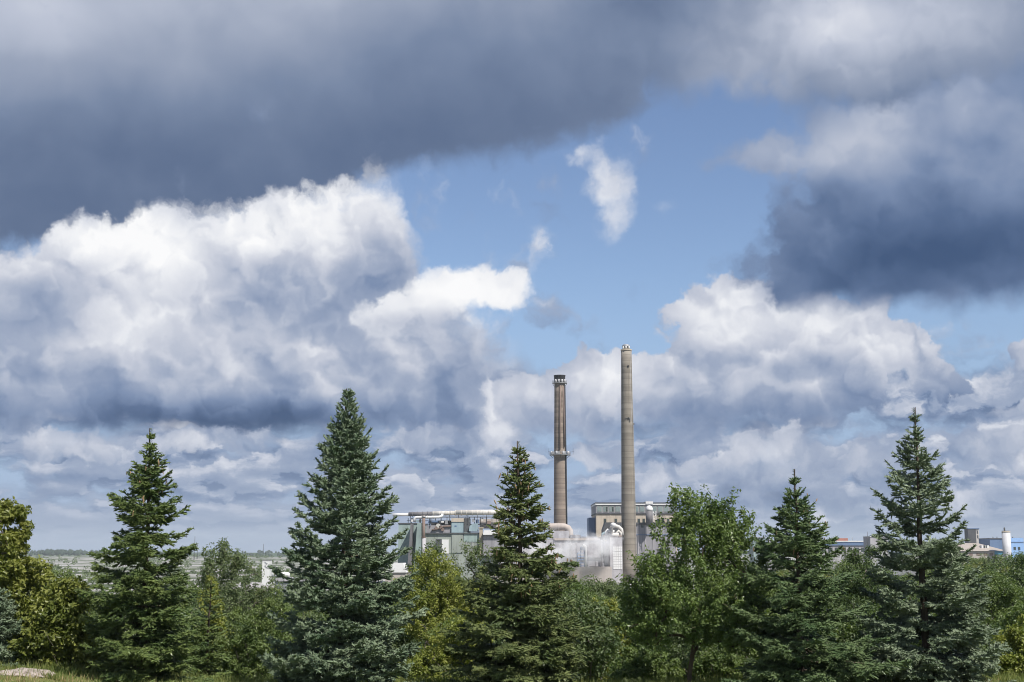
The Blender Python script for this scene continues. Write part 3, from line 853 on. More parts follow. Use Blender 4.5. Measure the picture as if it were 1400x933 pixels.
t = root('rusty_standpipe', 'upright rusty brown pipe against the end of the green mill block', 'pipe', Frame(592), 579); b = Build(t); f2 = Frame(592)
b('pipe', MB().tube([f2.P(579, 745), f2.P(579, 705)], 0.72, 12), M['rust'])
b('foot', MB().tube([f2.P(579.6, 790), f2.P(579.4, 735)], 0.9, 12), M['pale_wall'])
b('flange', MB().tube([f2.P(579, 735.6), f2.P(579, 734.4)], 1.05, 12), M['rust'])
b('collar', MB().tube([f2.P(579, 708), f2.P(579, 705.4)], 0.85, 12), M['steel'])

# ---- low pale sheds near the mill
f = Frame(430)
t = root('low_shed', 'low shed with a pale sloping roof right of the tallest spruce', 'shed', f, 543); b = Build(t)
b('roof', MB().prism([(f.X(526), f.Z(783)), (f.X(534), f.Z(770.5)), (f.X(551), f.Z(770)), (f.X(556), f.Z(783))], 430, 442), M['white_paint'])
b('wall', f.box(MB(), 527, 555, 783.2, 806, 0.5, 11.5), M['pink_wall'])
f = Frame(470)
t = root('yard_store', 'grey-white store with flat roof seen behind the mill spruce branches', 'shed', f, 690); b = Build(t)
b('wall', f.box(MB(), 664, 742, 771, 806, 0, 14), M['pink_wall'])
b('roof', f.box(MB(), 663, 743, 769.6, 771, -0.5, 14.5), M['pale_wall'])
for x in (672, 684, 696, 708, 720, 732):
    b('window', f.box(MB(), x, x + 5, 774.5, 779, -0.06, 0.3), M['glass'])
b('door', f.box(MB(), 700, 706, 781, 800, -0.07, 0.3), M['steel'])

# ---- left of the tallest spruce: white tower sign, tanker, long roof
f = Frame(420)
t = root('white_tower', 'upright white tower block standing left of the tallest spruce', 'silo', f, 364); b = Build(t)
b('body', f.box(MB(), 359.4, 370.2, 766.5, 800, 0, 3.0), M['white_paint'])
b('cap', f.box(MB(), 359, 370.6, 765.6, 766.5, -0.15, 3.2), M['pale_wall'])
b('emblem', MB().tube([f.P(362.6, 768.6, -0.06), f.P(366.5, 771, -0.06), f.P(363, 774, -0.06), f.P(367, 777.2, -0.06)], 0.11, 5), M['steel'])
f = Frame(400)
t = root('white_tank', 'white horizontal storage tank beside the white tower', 'tank', f, 386); b = Build(t)
b('shell', MB().tube([f.P(373, 786.4), f.P(373.8, 786.4), f.P(396.4, 786.6), f.P(397.4, 786.6)], [0.5, 0.84, 0.84, 0.5], 16), M['white_paint'])
for x in (377, 385, 393):
    b('cradle', f.box(MB(), x, x + 1.4, 788.6, 802, -0.5, 0.5), M['steel'])
b('manhole', MB().lathe(f.X(390), 400, [(0.22, f.Z(782.9)), (0.22, f.Z(782.0)), (0.1, f.Z(781.8))], 10), M['white_paint'])
f = Frame(380)
t = root('long_roof_shed', 'long low shed with a white roof below the white storage tank', 'shed', f, 396); b = Build(t)
b('roof', MB().prism([(f.X(376), f.Z(795)), (f.X(381), f.Z(790.6)), (f.X(418), f.Z(790)), (f.X(422), f.Z(795))], 380, 392), M['pale_wall'])
b('wall', f.box(MB(), 377, 421, 795.1, 815, 0.5, 11.5), M['steel'])

# ---- small buildings right of the big broadleaf tree
f = Frame(700)
t = root('teal_works', 'small pale and teal works building right of the large broadleaf tree', 'building', f, 1048); b = Build(t)
b('wall', f.box(MB(), 1030, 1047, 736, 800, 0, 12), M['teal_wall'])
b('pale_bay', f.box(MB(), 1047.1, 1058, 744, 800, -0.8, 12), M['pale_wall'])
b('tower', f.box(MB(), 1052, 1055.4, 737.5, 744, 1, 5), M['pale_wall'])
b('roof', f.box(MB(), 1029.6, 1047, 734.6, 736, -0.4, 12.3), M['steel'])
for y in (748, 754, 760):
    b('window', f.box(MB(), 1048.6, 1056.8, y, y + 2.6, -0.9, -0.5), M['glass'])
f = Frame(760)
t = root('flat_roof_works', 'long low works with a dark fascia between the two rightmost spruces', 'building', f, 1165); b = Build(t)
b('fascia', f.box(MB(), 1120, 1186, 741, 746, -0.6, 20), M['deep_blue'])
b('coping', f.box(MB(), 1119.6, 1186.4, 739.6, 741, -0.9, 20.3), M['white_paint'])
b('wall', f.box(MB(), 1120.5, 1185.5, 746, 800, 0, 19), M['pale_wall'])
b('red_box', f.box(MB(), 1146, 1162, 736, 739.5, 4, 10), M['red_wall'])
for x in range(1123, 1182, 9):
    b('window', f.box(MB(), x, x + 6, 749, 755, -0.08, 0.3), M['glass'])
b('flagpole', MB().tube([f.P(1166, 740), f.P(1166, 735)], 0.09, 5), M['steel'])
f = Frame(720)
t = root('pale_block', 'plain pale block seen against the left branches of the silver-blue spruce', 'building', f, 1200); b = Build(t)
b('wall', f.box(MB(), 1190, 1214, 734.2, 800, 0, 14), M['pale_wall'])
b('coping', f.box(MB(), 1189.6, 1214.4, 733.2, 734.2, -0.3, 14.3), M['white_paint'])
b('mast', MB().tube([f.P(1186.4, 760), f.P(1186.4, 727)], 0.13, 5), M['dark_steel'])
b('door', f.box(MB(), 1198, 1204, 752, 800, -0.08, 0.3), M['steel'])
f = Frame(300)
t = root('blue_roof_store', 'store with a blue-grey roof glimpsed through the silver-blue spruce', 'building', f, 1228); b = Build(t)
b('roof', MB().prism([(f.X(1204), f.Z(787)), (f.X(1212), f.Z(777)), (f.X(1248), f.Z(777)), (f.X(1254), f.Z(787))], 300, 309), M['steel'])
b('wall', f.box(MB(), 1206, 1252, 787.2, 830, 0.4, 8.6), M['pale_wall'])
for x in (1209, 1217, 1225, 1233, 1241):
    b('window', f.box(MB(), x, x + 4, 791, 797, 0.3, 0.7), M['glass'])

# ---- works at the right edge
f = Frame(900)
t = root('hip_roof_works', 'wide tan hip-roofed works at right with a blue panel under its eaves', 'building', f, 1345); b = Build(t)
X, Z = f.X, f.Z
b('roof', MB().hull([(X(1300), 900, Z(753.6)), (X(1377), 900, Z(753.6)), (X(1300), 960, Z(753.6)), (X(1377), 960, Z(753.6)), (X(1318), 922, Z(742.4)), (X(1352), 922, Z(742.4)), (X(1318), 940, Z(742.4)), (X(1352), 940, Z(742.4))]), M['tan_roof'])
b('wall', f.box(MB(), 1302, 1359.8, 753.8, 800, 1.2, 58), M['pink_wall'])
b('blue_panel', f.box(MB(), 1360, 1376, 753.8, 758.4, 1.0, 56), M['cyan_panel'])
b('panel_wall', f.box(MB(), 1360, 1376, 758.4, 800, 1.4, 56), M['green_wall'])
for x in (1305, 1315, 1325, 1335, 1345, 1353):
    b('window', f.box(MB(), x, x + 5, 756.5, 760, 1.1, 1.5), M['rust'])
for x in (1349.5, 1352, 1355):
    z = Z(746.8)
    b('skylight', MB().box(X(x) - 0.9, X(x) + 1.4, 908, 912, z - 1.6, z + 0.5), M['white_paint'])
f = Frame(960)
t = root('dark_tower', 'small dark square tower rising behind the tan hip roof', 'tower', f, 1332); b = Build(t)
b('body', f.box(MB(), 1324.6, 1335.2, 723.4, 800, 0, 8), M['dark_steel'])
b('lit_tone_face', f.box(MB(), 1335.3, 1339.6, 723.4, 800, 0.4, 7), M['pipe_pale'])  # sunlit side put into the colour: pale strip beside the dark body
b('cap', f.box(MB(), 1324.2, 1340, 722.4, 723.4, -0.3, 8.3), M['deep_blue'])
for y in (726, 732):
    b('window', f.box(MB(), 1336.6, 1338.4, y, y + 4, 0.25, 0.5), M['dark_steel'])
f = Frame(890)
t = root('white_silo', 'round white silo with a dark vent on top at the right', 'silo', f, 1378.5); b = Build(t)
cx = f.X(1378.6); r = 5.6 * f.m
b('shell', MB().lathe(cx, 893, [(r, t.location.z - 1), (r, f.Z(728.2))], 28), M['silo_paint'])
b('rim', MB().lathe(cx, 893, [(r + 0.08, f.Z(728.2)), (r + 0.08, f.Z(727)), (r * 0.7, f.Z(726.2))], 28), M['concrete'])
b('vent', MB().lathe(cx - 0.9, 893, [(0.55, f.Z(726.6)), (0.55, f.Z(722)), (0.3, f.Z(721.2))], 10), M['dark_steel'])
b('rail', MB().tube([(cx + r * math.cos(a), 893 + r * math.sin(a), f.Z(725.2)) for a in np.linspace(0, 6.283, 20)], 0.08, 4), M['steel'])
f = Frame(930)
t = root('blue_hall', 'big blue hall behind the white silo at the right edge', 'building', f, 1385); b = Build(t)
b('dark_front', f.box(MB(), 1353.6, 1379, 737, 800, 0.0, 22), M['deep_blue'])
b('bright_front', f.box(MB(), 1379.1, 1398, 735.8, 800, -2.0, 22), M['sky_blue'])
b('band', f.box(MB(), 1379, 1398.2, 741, 742, -2.3, 0), M['deep_blue'])
b('cornice', f.box(MB(), 1353.2, 1379, 736, 737, -0.4, 22.2), M['dark_steel'])
for x in (1384, 1390):
    b('window', f.box(MB(), x, x + 3, 748, 752, -2.2, -1.8), M['glass'])
for x in (1361, 1366.5, 1388):
    b('roof_vent', MB().tube([f.P(x, 737.5, 4), f.P(x, 734, 4)], 0.3, 8), M['dark_steel'])
f = Frame(450)
t = root('grey_roof_shed', 'low grey-roofed shed among the trees below the white silo', 'shed', f, 1382); b = Build(t)
b('roof', MB().prism([(f.X(1364), f.Z(785)), (f.X(1369), f.Z(781)), (f.X(1392), f.Z(781)), (f.X(1398), f.Z(785))], 450, 460), M['steel'])
b('wall', f.box(MB(), 1366, 1396, 785.1, 806, 0.4, 9.5), M['grey_wall'])

# ---- thin masts on the horizon
for px, top, Y, lab in ((266.2, 733.5, 2000, 'thin lattice radio mast on the horizon, the taller of the close pair'), (270.3, 744, 2100, 'thin lattice radio mast on the horizon, the shorter of the close pair'), (360.3, 744, 2400, 'single thin radio mast on the horizon left of the tallest spruce')):
    f = Frame(Y); t = root('radio_mast', lab, 'mast', f, px); b = Build(t)
    zt = f.Z(top); z0 = t.location.z; x = t.location.x
    for dx_, dy_ in ((-0.8, -0.8), (0.8, -0.8), (0, 0.9)):
        b('leg', MB().tube([(x + dx_, Y + dy_, z0 - 0.5), (x + dx_ * 0.3, Y + dy_ * 0.3, zt)], 0.16, 4), M['dark_steel'])
    br = MB(); n = 14
    for k in range(n):
        za, zb = z0 + (zt - z0) * k / n, z0 + (zt - z0) * (k + 1) / n
        s_ = 1 - 0.7 * k / n
        br.tube([(x - 0.8 * s_, Y - 0.8 * s_, za), (x + 0.8 * s_, Y - 0.8 * s_, zb)], 0.09, 4); br.tube([(x + 0.8 * s_, Y - 0.8 * s_, za), (x, Y + 0.9 * s_, zb)], 0.09, 4)
    b('bracing', br, M['dark_steel'])
# ------------------------------------------------------------------ plants
def spikes(rg, pts, dirs, per, length, width, spread, up):
    """needle tufts: per thin triangles at every point, leaning along dirs and fanning outwards"""
    n = len(pts)
    p = np.repeat(pts, per, 0); d = np.repeat(dirs, per, 0)
    r = rg.normal(size=(n * per, 3)); r[:, 2] = r[:, 2] * 0.8 + up
    r -= d * (r * d).sum(1, keepdims=True)
    r /= np.linalg.norm(r, axis=1, keepdims=True) + 1e-9
    a = d * (1 - spread) + r * spread
    a /= np.linalg.norm(a, axis=1, keepdims=True)
    s = np.cross(a, rg.normal(size=(n * per, 3))); s /= np.linalg.norm(s, axis=1, keepdims=True) + 1e-9
    L = length * rg.uniform(0.7, 1.25, (n * per, 1))
    w = width * rg.uniform(0.8, 1.2, (n * per, 1)) * 0.5
    v = np.stack([p - s * w, p + s * w, p + a * L], 1).reshape(-1, 3)
    return v, np.arange(len(v)).reshape(-1, 3)


def rods(a, b, ra, rb):
    """three-sided tapered rods from a to b"""
    n = len(a)
    d = b - a; d = d / (np.linalg.norm(d, axis=1, keepdims=True) + 1e-9)
    ref = np.where(np.abs(d[:, 2:3]) < 0.9, np.array([[0, 0, 1.0]]), np.array([[1.0, 0, 0]]))
    u = np.cross(d, ref); u /= np.linalg.norm(u, axis=1, keepdims=True) + 1e-9
    w = np.cross(d, u)
    ra = np.broadcast_to(np.asarray(ra, float).reshape(-1, 1), (n, 1)); rb = np.broadcast_to(np.asarray(rb, float).reshape(-1, 1), (n, 1))
    vs = []
    for q, r in ((a, ra), (b, rb)):
        for k in range(3):
            t = 2 * np.pi * k / 3
            vs.append(q + (u * np.cos(t) + w * np.sin(t)) * r)
    v = np.stack(vs, 1).reshape(-1, 3)
    base = (np.arange(n) * 6)[:, None]
    f = np.concatenate([base + np.array([[k, (k + 1) % 3, 3 + (k + 1) % 3, 3 + k]]) for k in range(3)], 0)
    return v, f


def spruce(seed, H, prof, whorl=0.24, per_whorl=7, rise=(38, 6, -8), tipup=0.25, tw=0.10, needle=(0.056, 0.020), per=3, fill=0.6, spread=0.70, ragged=0.22,
           gap=0.0, cones=None, hang=0.0, droop_twigs=0.10, coat=0.022):
    """spruce geometry. prof: list of (height fraction from the top, crown half width in m). Returns dict of arrays."""
    rg = np.random.default_rng(seed)
    pf = np.array(prof)
    bases, dirs_az, Ls, els = [], [], [], []
    h = 0.06
    while h < H - 0.12:
        t = h / H
        step = whorl * (0.50 + 0.75 * (1 - t) if t > 0.42 else 0.60 + 0.8 * t) * rg.uniform(0.8, 1.2)
        R0 = np.interp(1 - t, pf[:, 0], pf[:, 1])
        sec = rg.uniform(0.82, 1.16)
        k = per_whorl if t < 0.85 else max(4, per_whorl - 2)
        a0 = rg.uniform(0, 6.28)
        for q in range(k):
            if rg.random() < gap * min(1.0, max(0.0, (t - 0.30) / 0.35)) * (1.0 if t < 0.9 else 0.3): continue
            bases.append(h + rg.uniform(-0.05, 0.05)); dirs_az.append(a0 + 6.283 * q / k + rg.normal() * 0.25)
            Ls.append(max(0.05, R0 * sec * (1 + rg.normal() * ragged))); els.append(0)
        if R0 > 0.3:
            for q in range(int(k * (0.5 if t > 0.42 else 0.8) * fill)):
                bases.append(h + rg.uniform(0.05, step)); dirs_az.append(rg.uniform(0, 6.28)); Ls.append(R0 * rg.uniform(0.25, 0.58)); els.append(0)
        h += step
    wa, wb, wr0, wr1 = [], [], [], []
    ba, bb_, bl_ = [], [], []
    tp, td = [], []
    cone_pts = []
    up = np.array([0, 0, 1.0])
    for hb, az, L in zip(bases, dirs_az, Ls):
        t = min(1.0, hb / H)
        e = np.interp(t, [0, 0.5, 1.0], [rise[2], rise[1], rise[0]]) + rg.normal() * 5
        lim_k = 0.94 + abs(rg.normal()) * ragged * 0.6
        for _ in range(3):                      # the crown outline is met by the branch TIP
            tip = hb + L * (math.tan(R(e)) + 0.45 * tipup)
            lim = float(np.interp(1 - min(1.0, tip / H), pf[:, 0], pf[:, 1])) * lim_k + 0.02
            if tip > hb and L > lim: L = max(0.06, 0.5 * (L + lim))
        ho = np.array([math.cos(az), math.sin(az), 0.0]); side = np.array([-ho[1], ho[0], 0.0])
        K = max(3, int(L / 0.12))
        s = np.linspace(0, 1, K + 1)
        te = math.tan(R(e))
        bend = rg.normal() * 0.08
        sag = (0.20 * (1 - t)) * min(1.0, L)
        z = L * te * s - sag * L * s * (1.3 - s) * 0.9 + tipup * L * s ** 3 * (0.6 + 0.4 * t) * 0.6
        pts = ho * (L * s)[:, None] + side * (bend * L * s ** 2)[:, None] + up * (hb + z)[:, None]
        pts[:, 2] = np.maximum(pts[:, 2], 0.05)
        rad = (0.006 + 0.011 * L) * (1 - s * 0.85)
        wa.append(pts[:-1]); wb.append(pts[1:]); wr0.append(rad[:-1]); wr1.append(rad[1:])
        # side twigs
        nt = max(3, int(L / tw) * 2)
        ss = rg.uniform(0.14 if L > 0.5 else 0.02, 1.0, nt)
        if L > 0.9: ss = 1 - (1 - ss) ** 1.15 * 0.9
        idx = ss * K; i0 = np.minimum(idx.astype(int), K - 1); fr = (idx - i0)[:, None]
        q0 = pts[i0] * (1 - fr) + pts[i0 + 1] * fr
        ax = pts[i0 + 1] - pts[i0]; ax /= np.linalg.norm(ax, axis=1, keepdims=True)
        sg = np.where(np.arange(nt) % 2 == 0, 1.0, -1.0)[:, None]
        ang = np.radians(rg.normal(52, 9, (nt, 1)))
        d1 = ax * np.cos(ang) + side * sg * np.sin(ang) + up * (rg.normal(0.04, 0.16, (nt, 1)) - droop_twigs - hang * rg.random((nt, 1)))
        d1 /= np.linalg.norm(d1, axis=1, keepdims=True)
        l1 = (0.09 + 0.46 * L * (1 - ss) ** 0.75 * np.minimum(1, ss * 5 + 0.25)) * rg.uniform(0.65, 1.15, nt)
        l1 = np.minimum(l1, 0.72)
        wa.append(q0); wb.append(q0 + d1 * l1[:, None]); wr0.append(np.full(nt, 0.005)); wr1.append(np.full(nt, 0.002))
        allq, alld, alll = [q0], [d1], [l1]
        # second-order twigs
        big = np.where(l1 > 0.17)[0]
        if len(big):
            rep = np.maximum(2, (l1[big] / 0.10).astype(int))
            ix = np.repeat(big, rep)
            u_ = rg.uniform(0.2, 0.95, len(ix))
            q2 = q0[ix] + d1[ix] * (l1[ix] * u_)[:, None]
            sd = np.cross(d1[ix], up); sd /= np.linalg.norm(sd, axis=1, keepdims=True) + 1e-9
            sgn = np.where(rg.random(len(ix)) < 0.5, 1.0, -1.0)[:, None]
            d2 = d1[ix] * 0.62 + sd * sgn * 0.72 + up * (rg.normal(-0.02, 0.22, (len(ix), 1)) - hang * 0.8 * rg.random((len(ix), 1)))
            d2 /= np.linalg.norm(d2, axis=1, keepdims=True)
            l2 = np.minimum(0.20, l1[ix] * (1 - u_) * 0.8 + 0.05)
            allq.append(q2); alld.append(d2); alll.append(l2)
        # the axis itself, outer part
        allq.append(pts[:-1]); alld.append(np.diff(pts, axis=0) / np.linalg.norm(np.diff(pts, axis=0), axis=1, keepdims=True)); alll.append(np.linalg.norm(np.diff(pts, axis=0), axis=1))
        Q = np.concatenate(allq); D = np.concatenate(alld); Ln = np.concatenate(alll)
        ba.append(Q); bb_.append(D); bl_.append(Ln)
        cnt = np.maximum(1, np.round(Ln / 0.052).astype(int))
        ii = np.repeat(np.arange(len(Q)), cnt)
        st = np.concatenate([[0], np.cumsum(cnt)[:-1]])
        kk = np.arange(len(ii)) - np.repeat(st, cnt)
        fr = (kk + rg.uniform(0.2, 1.0, len(ii))) / cnt[ii]
        tp.append(Q[ii] + D[ii] * (Ln[ii] * fr)[:, None]); td.append(D[ii])
        if cones and cones[0] <= t <= cones[1]:
            nc = rg.poisson(cones[2] * L)
            if nc:
                j = rg.integers(max(0, K // 3), K + 1, nc)
                cone_pts.append(pts[j] + rg.normal(size=(nc, 3)) * 0.05)
    # leader
    top = np.array([[0, 0, H]])
    lead = np.linspace(H - 0.9, H - 0.02, 36)
    tp.append(np.stack([lead * 0, lead * 0, lead], 1)); td.append(np.tile(np.array([[0.05, 0, 1.0]]), (36, 1)))
    nv, nf = spikes(rg, np.concatenate(tp), np.concatenate(td), per, needle[0], needle[1], spread, 0.38)
    # the dense needle coat round every twig: a spindle, thickest past its middle
    Q = np.concatenate(ba); D = np.concatenate(bb_); Ln = np.concatenate(bl_)[:, None]
    r_ = coat * rg.uniform(0.75, 1.2, len(Q))
    v1, f1 = rods(Q, Q + D * Ln * 0.65, r_ * 0.55, r_); v2, f2 = rods(Q + D * Ln * 0.65, Q + D * (Ln + 0.035), r_, r_ * 0.12)
    cv = np.concatenate([v1, v2]); cf = np.concatenate([f1, f2 + len(v1)])
    cf = np.concatenate([cf[:, :3], cf[:, [0, 2, 3]]])
    nf = np.concatenate([nf, cf + len(nv)]); nv = np.concatenate([nv, cv])
    bv, bf = rods(np.concatenate(wa), np.concatenate(wb), np.concatenate(wr0), np.concatenate(wr1))
    zt = np.linspace(-0.3, H, 14); wob = np.cumsum(rg.normal(size=(14, 2)) * 0.012, 0)
    tpts = np.column_stack([wob, zt]); trad = 0.012 + (0.016 * H) * (1 - np.clip(zt / H, 0, 1)) ** 1.1
    out = dict(needles=(nv, nf), limbs=(bv, bf), trunk=(tpts, trad))
    if cone_pts:
        cp = np.concatenate(cone_pts); n = len(cp)
        dn = np.tile(np.array([[0, 0, -1.0]]), (n, 1)) + rg.normal(size=(n, 3)) * 0.25
        ln = rg.uniform(0.08, 0.13, (n, 1))
        v1, f1 = rods(cp, cp + dn * ln * 0.5, np.full(n, 0.010), np.full(n, 0.019))
        v2, f2 = rods(cp + dn * ln * 0.5, cp + dn * ln, np.full(n, 0.019), np.full(n, 0.006))
        out['cones'] = (np.concatenate([v1, v2]), np.concatenate([f1, f2 + len(v1)]))
    return out


def trunk_mesh(name, tpts, trad, mat, seg=7):
    n = len(tpts); a = np.linspace(0, 2 * np.pi, seg, endpoint=False)
    v = np.stack([tpts[:, None, 0] + trad[:, None] * np.cos(a), tpts[:, None, 1] + trad[:, None] * np.sin(a), np.repeat(tpts[:, 2:3], seg, 1)], -1).reshape(-1, 3)
    i, j = np.meshgrid(np.arange(n - 1), np.arange(seg), indexing='ij'); jn = (j + 1) % seg
    f = np.stack([i * seg + j, i * seg + jn, (i + 1) * seg + jn, (i + 1) * seg + j], -1).reshape(-1, 4)
    return np_mesh(name, v, f, mat, True)


def plant_spruce(label, px, Y, geo, mat, bark=None, group=None):
    x = at(px, 900, Y).x
    t = thing('spruce_tree', label, 'tree', (x, Y, gz(x, Y) - 0.02), group)
    obj('trunk', trunk_mesh('trunk', *geo['trunk'], bark or M['bark']), t)
    lb = obj('limbs', np_mesh('limbs', *geo['limbs'], bark or M['bark']), t); lb['kind'] = 'stuff'
    obj('crown', np_mesh('crown', *geo['needles'], mat), t)
    if 'cones' in geo:
        c = obj('cones', np_mesh('cones', *geo['cones'], M['cone']), t); c['kind'] = 'stuff'
    return t


def px_prof(top, bottom, Y, rows, k=1.0):
    """crown half widths read off the photograph -> (fraction from top, metres)"""
    return [((r - top) / (bottom - top), w * Y / FPX * k) for r, w in rows]


def broadleaf(seed, lumps, leaf=(0.09, 0.05), n_clusters=160, per_cluster=110, cl_r=0.30, trunk_r=0.06, base=(0, 0, -0.2), fork=0.35, shell=0.55, flat=0.3, droop=0.0, stems=1, sprig=0.0):
    """broadleaf geometry: lumps = ellipsoids (x, y, z, rx, ry, rz); clusters of leaves in them joined to the trunk by limbs"""
    rg = np.random.default_rng(seed)
    lm = np.array(lumps, float)
    vol = lm[:, 3] * lm[:, 4] * lm[:, 5]; vol = vol ** 0.8 / (vol ** 0.8).sum()
    which = rg.choice(len(lm), n_clusters, p=vol)
    d = rg.normal(size=(n_clusters, 3)); d /= np.linalg.norm(d, axis=1, keepdims=True)
    r = (shell + (1 - shell) * rg.random(n_clusters) ** 0.6) * rg.uniform(0.86, 1.10, n_clusters)
    r = np.where(rg.random(n_clusters) < 0.22, r * rg.uniform(0.3, 0.8, n_clusters), r)
    cc = lm[which, :3] + d * r[:, None] * lm[which, 3:6]
    zmin = base[2] + 0.15
    cc[:, 2] = np.maximum(cc[:, 2], zmin + rg.uniform(0, 0.25, n_clusters))
    # limbs: every cluster joins the nearest node that lies nearer the foot
    tops = lm[:, 2].max()
    foot = np.array(base, float)
    nodes = []; parent = []
    c0 = lm[:, :3].mean(0)
    H = c0[2] - foot[2]
    for sidx in range(stems):
        off = np.array([rg.normal() * 0.12, rg.normal() * 0.12, 0]) * (stems > 1)
        prev = -1
        for k in range(7):
            f = k / 6
            q = foot + off * (1 + f * 4) + np.array([(c0[0] - foot[0]) * f ** 1.4, (c0[1] - foot[1]) * f ** 1.4, H * f]) + np.array([rg.normal(), rg.normal(), 0]) * 0.04 * (k > 0)
            nodes.append(q); parent.append(prev); prev = len(nodes) - 1
    nstem = len(nodes)
    order = np.argsort(np.linalg.norm(cc - (foot + np.array([0, 0, H * fork])), axis=1))
    tip = []
    for ci in order:
        p = cc[ci]; arr = np.array(nodes)
        dd = np.linalg.norm(arr - p, axis=1) + 0.7 * np.maximum(0, arr[:, 2] - p[2] + 0.1) + np.where(arr[:, 2] < foot[2] + H * fork, 0.5, 0)
        j = int(np.argmin(dd))
        mid = (arr[j] + p) * 0.5 + np.array([0, 0, 0.10 * np.linalg.norm(p - arr[j])]) + rg.normal(size=3) * 0.04
        nodes.append(mid); parent.append(j); nodes.append(p); parent.append(len(nodes) - 2); tip.append(len(nodes) - 1)
    nodes = np.array(nodes); parent = np.array(parent)
    load = np.ones(len(nodes))
    for i in range(len(nodes) - 1, 0, -1):
        if parent[i] >= 0: load[parent[i]] += load[i]
    rad = trunk_r * (load / load.max()) ** 0.48
    rad = np.maximum(rad, 0.005)
    ch = np.where(parent >= 0)[0]
    lv, lf = rods(nodes[parent[ch]], nodes[ch], np.minimum(rad[parent[ch]], rad[ch] * 1.35), rad[ch])
    # leaves
    n = n_clusters * per_cluster
    sz = rg.uniform(0.6, 1.3, n_clusters) * cl_r
    ci = np.repeat(np.arange(n_clusters), per_cluster)
    g = rg.normal(size=(n, 3)); g /= np.linalg.norm(g, axis=1, keepdims=True)
    rr = rg.random(n) ** 0.45
    pos = cc[ci] + g * (rr * sz[ci])[:, None] * np.array([1.0, 1.0, 0.75])
    if sprig:                               # leaves drawn out along upswept shoots
        ax = cc - (foot + np.array([0, 0, H * 0.5])); ax /= np.linalg.norm(ax, axis=1, keepdims=True)
        ax = ax + np.array([0, 0, 0.9]) + rg.normal(size=ax.shape) * 0.3; ax /= np.linalg.norm(ax, axis=1, keepdims=True)
        off = pos - cc[ci]; al = (off * ax[ci]).sum(1, keepdims=True)
        pos = cc[ci] + off * (1 - 0.45 * sprig) + ax[ci] * al * (1.0 * sprig)
    pos[:, 2] -= droop * rr * sz[ci]
    pos[:, 2] = np.maximum(pos[:, 2], zmin - 0.1)
    nrm = g * (1 - flat) * 0.8 + np.array([0, 0, flat]) + rg.normal(size=(n, 3)) * 0.45
    nrm /= np.linalg.norm(nrm, axis=1, keepdims=True)
    a = np.cross(nrm, rg.normal(size=(n, 3))); a /= np.linalg.norm(a, axis=1, keepdims=True) + 1e-9
    a[:, 2] -= 0.35 + droop; a /= np.linalg.norm(a, axis=1, keepdims=True)
    b = np.cross(nrm, a); b /= np.linalg.norm(b, axis=1, keepdims=True) + 1e-9
    L = leaf[0] * rg.uniform(0.65, 1.3, (n, 1)); W = leaf[1] * rg.uniform(0.65, 1.3, (n, 1))
    fold = np.cross(a, b) * (W * 0.22)
    v = np.stack([pos, pos + a * L * 0.55 + b * W * 0.5 + fold, pos + a * L, pos + a * L * 0.55 - b * W * 0.5 + fold], 1).reshape(-1, 3)
    f = np.arange(n * 4).reshape(-1, 4)
    sv, sf = lv, lf
    return dict(leaves=(v, f), limbs=(sv, sf))


def crown_lumps(seed, W, H, n=7, clear=0.15, point=0.0):
    """a random uneven crown of half width W and height H above the foot"""
    rg = np.random.default_rng(seed)
    out = [(0, 0, H * (clear + (1 - clear) * 0.45), W * 0.72, W * 0.72, H * (1 - clear) * 0.40)]
    for k in range(n):
        f = (k + 0.5) / n
        a = k * 2.4 + rg.uniform(-0.4, 0.4)
        z = H * (clear + (1 - clear) * (0.18 + 0.66 * f))
        env = math.sqrt(max(0.05, 1 - ((f - 0.38) / 0.66) ** 2)) * (1 - point * f)
        q = W * env * rg.uniform(0.35, 0.62)
        rr = W * rg.uniform(0.32, 0.46) * (1 - 0.35 * point * f)
        out.append((q * math.cos(a), q * math.sin(a), z, rr, rr, rr * rg.uniform(0.75, 1.1)))
    out.append((W * rg.uniform(-0.12, 0.12), 0, H * 0.86, W * 0.34 * (1 - 0.4 * point), W * 0.34, H * 0.13))
    return out


def plant_broadleaf(name, label, x, y, geo_meshes, scale=1.0, rot=0.0, group=None, cat='tree', sx=None):
    t = thing(name, label, cat, (x, y, gz(x, y)), group)
    t.scale = (sx or scale, sx or scale, scale); t.rotation_euler = (0, 0, rot)
    obj('trunk', geo_meshes[0], t); obj('crown', geo_meshes[1], t)
    return t


def bl_meshes(geo, leafmat, bark=None):
    return (np_mesh('trunk', *geo['limbs'], bark or M['grey_bark']), np_mesh('crown', *geo['leaves'], leafmat))


# ---- the row of spruces along the edge of the lawn
YS = 31.0
K = YS / FPX
def H_of(px, top, Y):
    p = at(px, top, Y); return p.z - gz(p.x, Y)

# 1 left, dark green, with tiers
h = H_of(193, 583, YS + 1)
g1 = spruce(11, h, px_prof(583, 925, YS + 1, [(583, 1), (604, 5), (625, 20), (650, 34), (685, 52), (712, 60), (760, 76), (800, 82), (860, 88), (900, 90), (925, 74)], 0.92), whorl=0.43, per_whorl=9, rise=(40, 8, -8), gap=0.06, hang=0.22, fill=0.9, cones=(0.62, 0.86, 1.1), ragged=0.22)
plant_spruce('dark green spruce with layered skirts, second large tree from the left edge', 193, YS + 1, g1, M['needle_dark'])
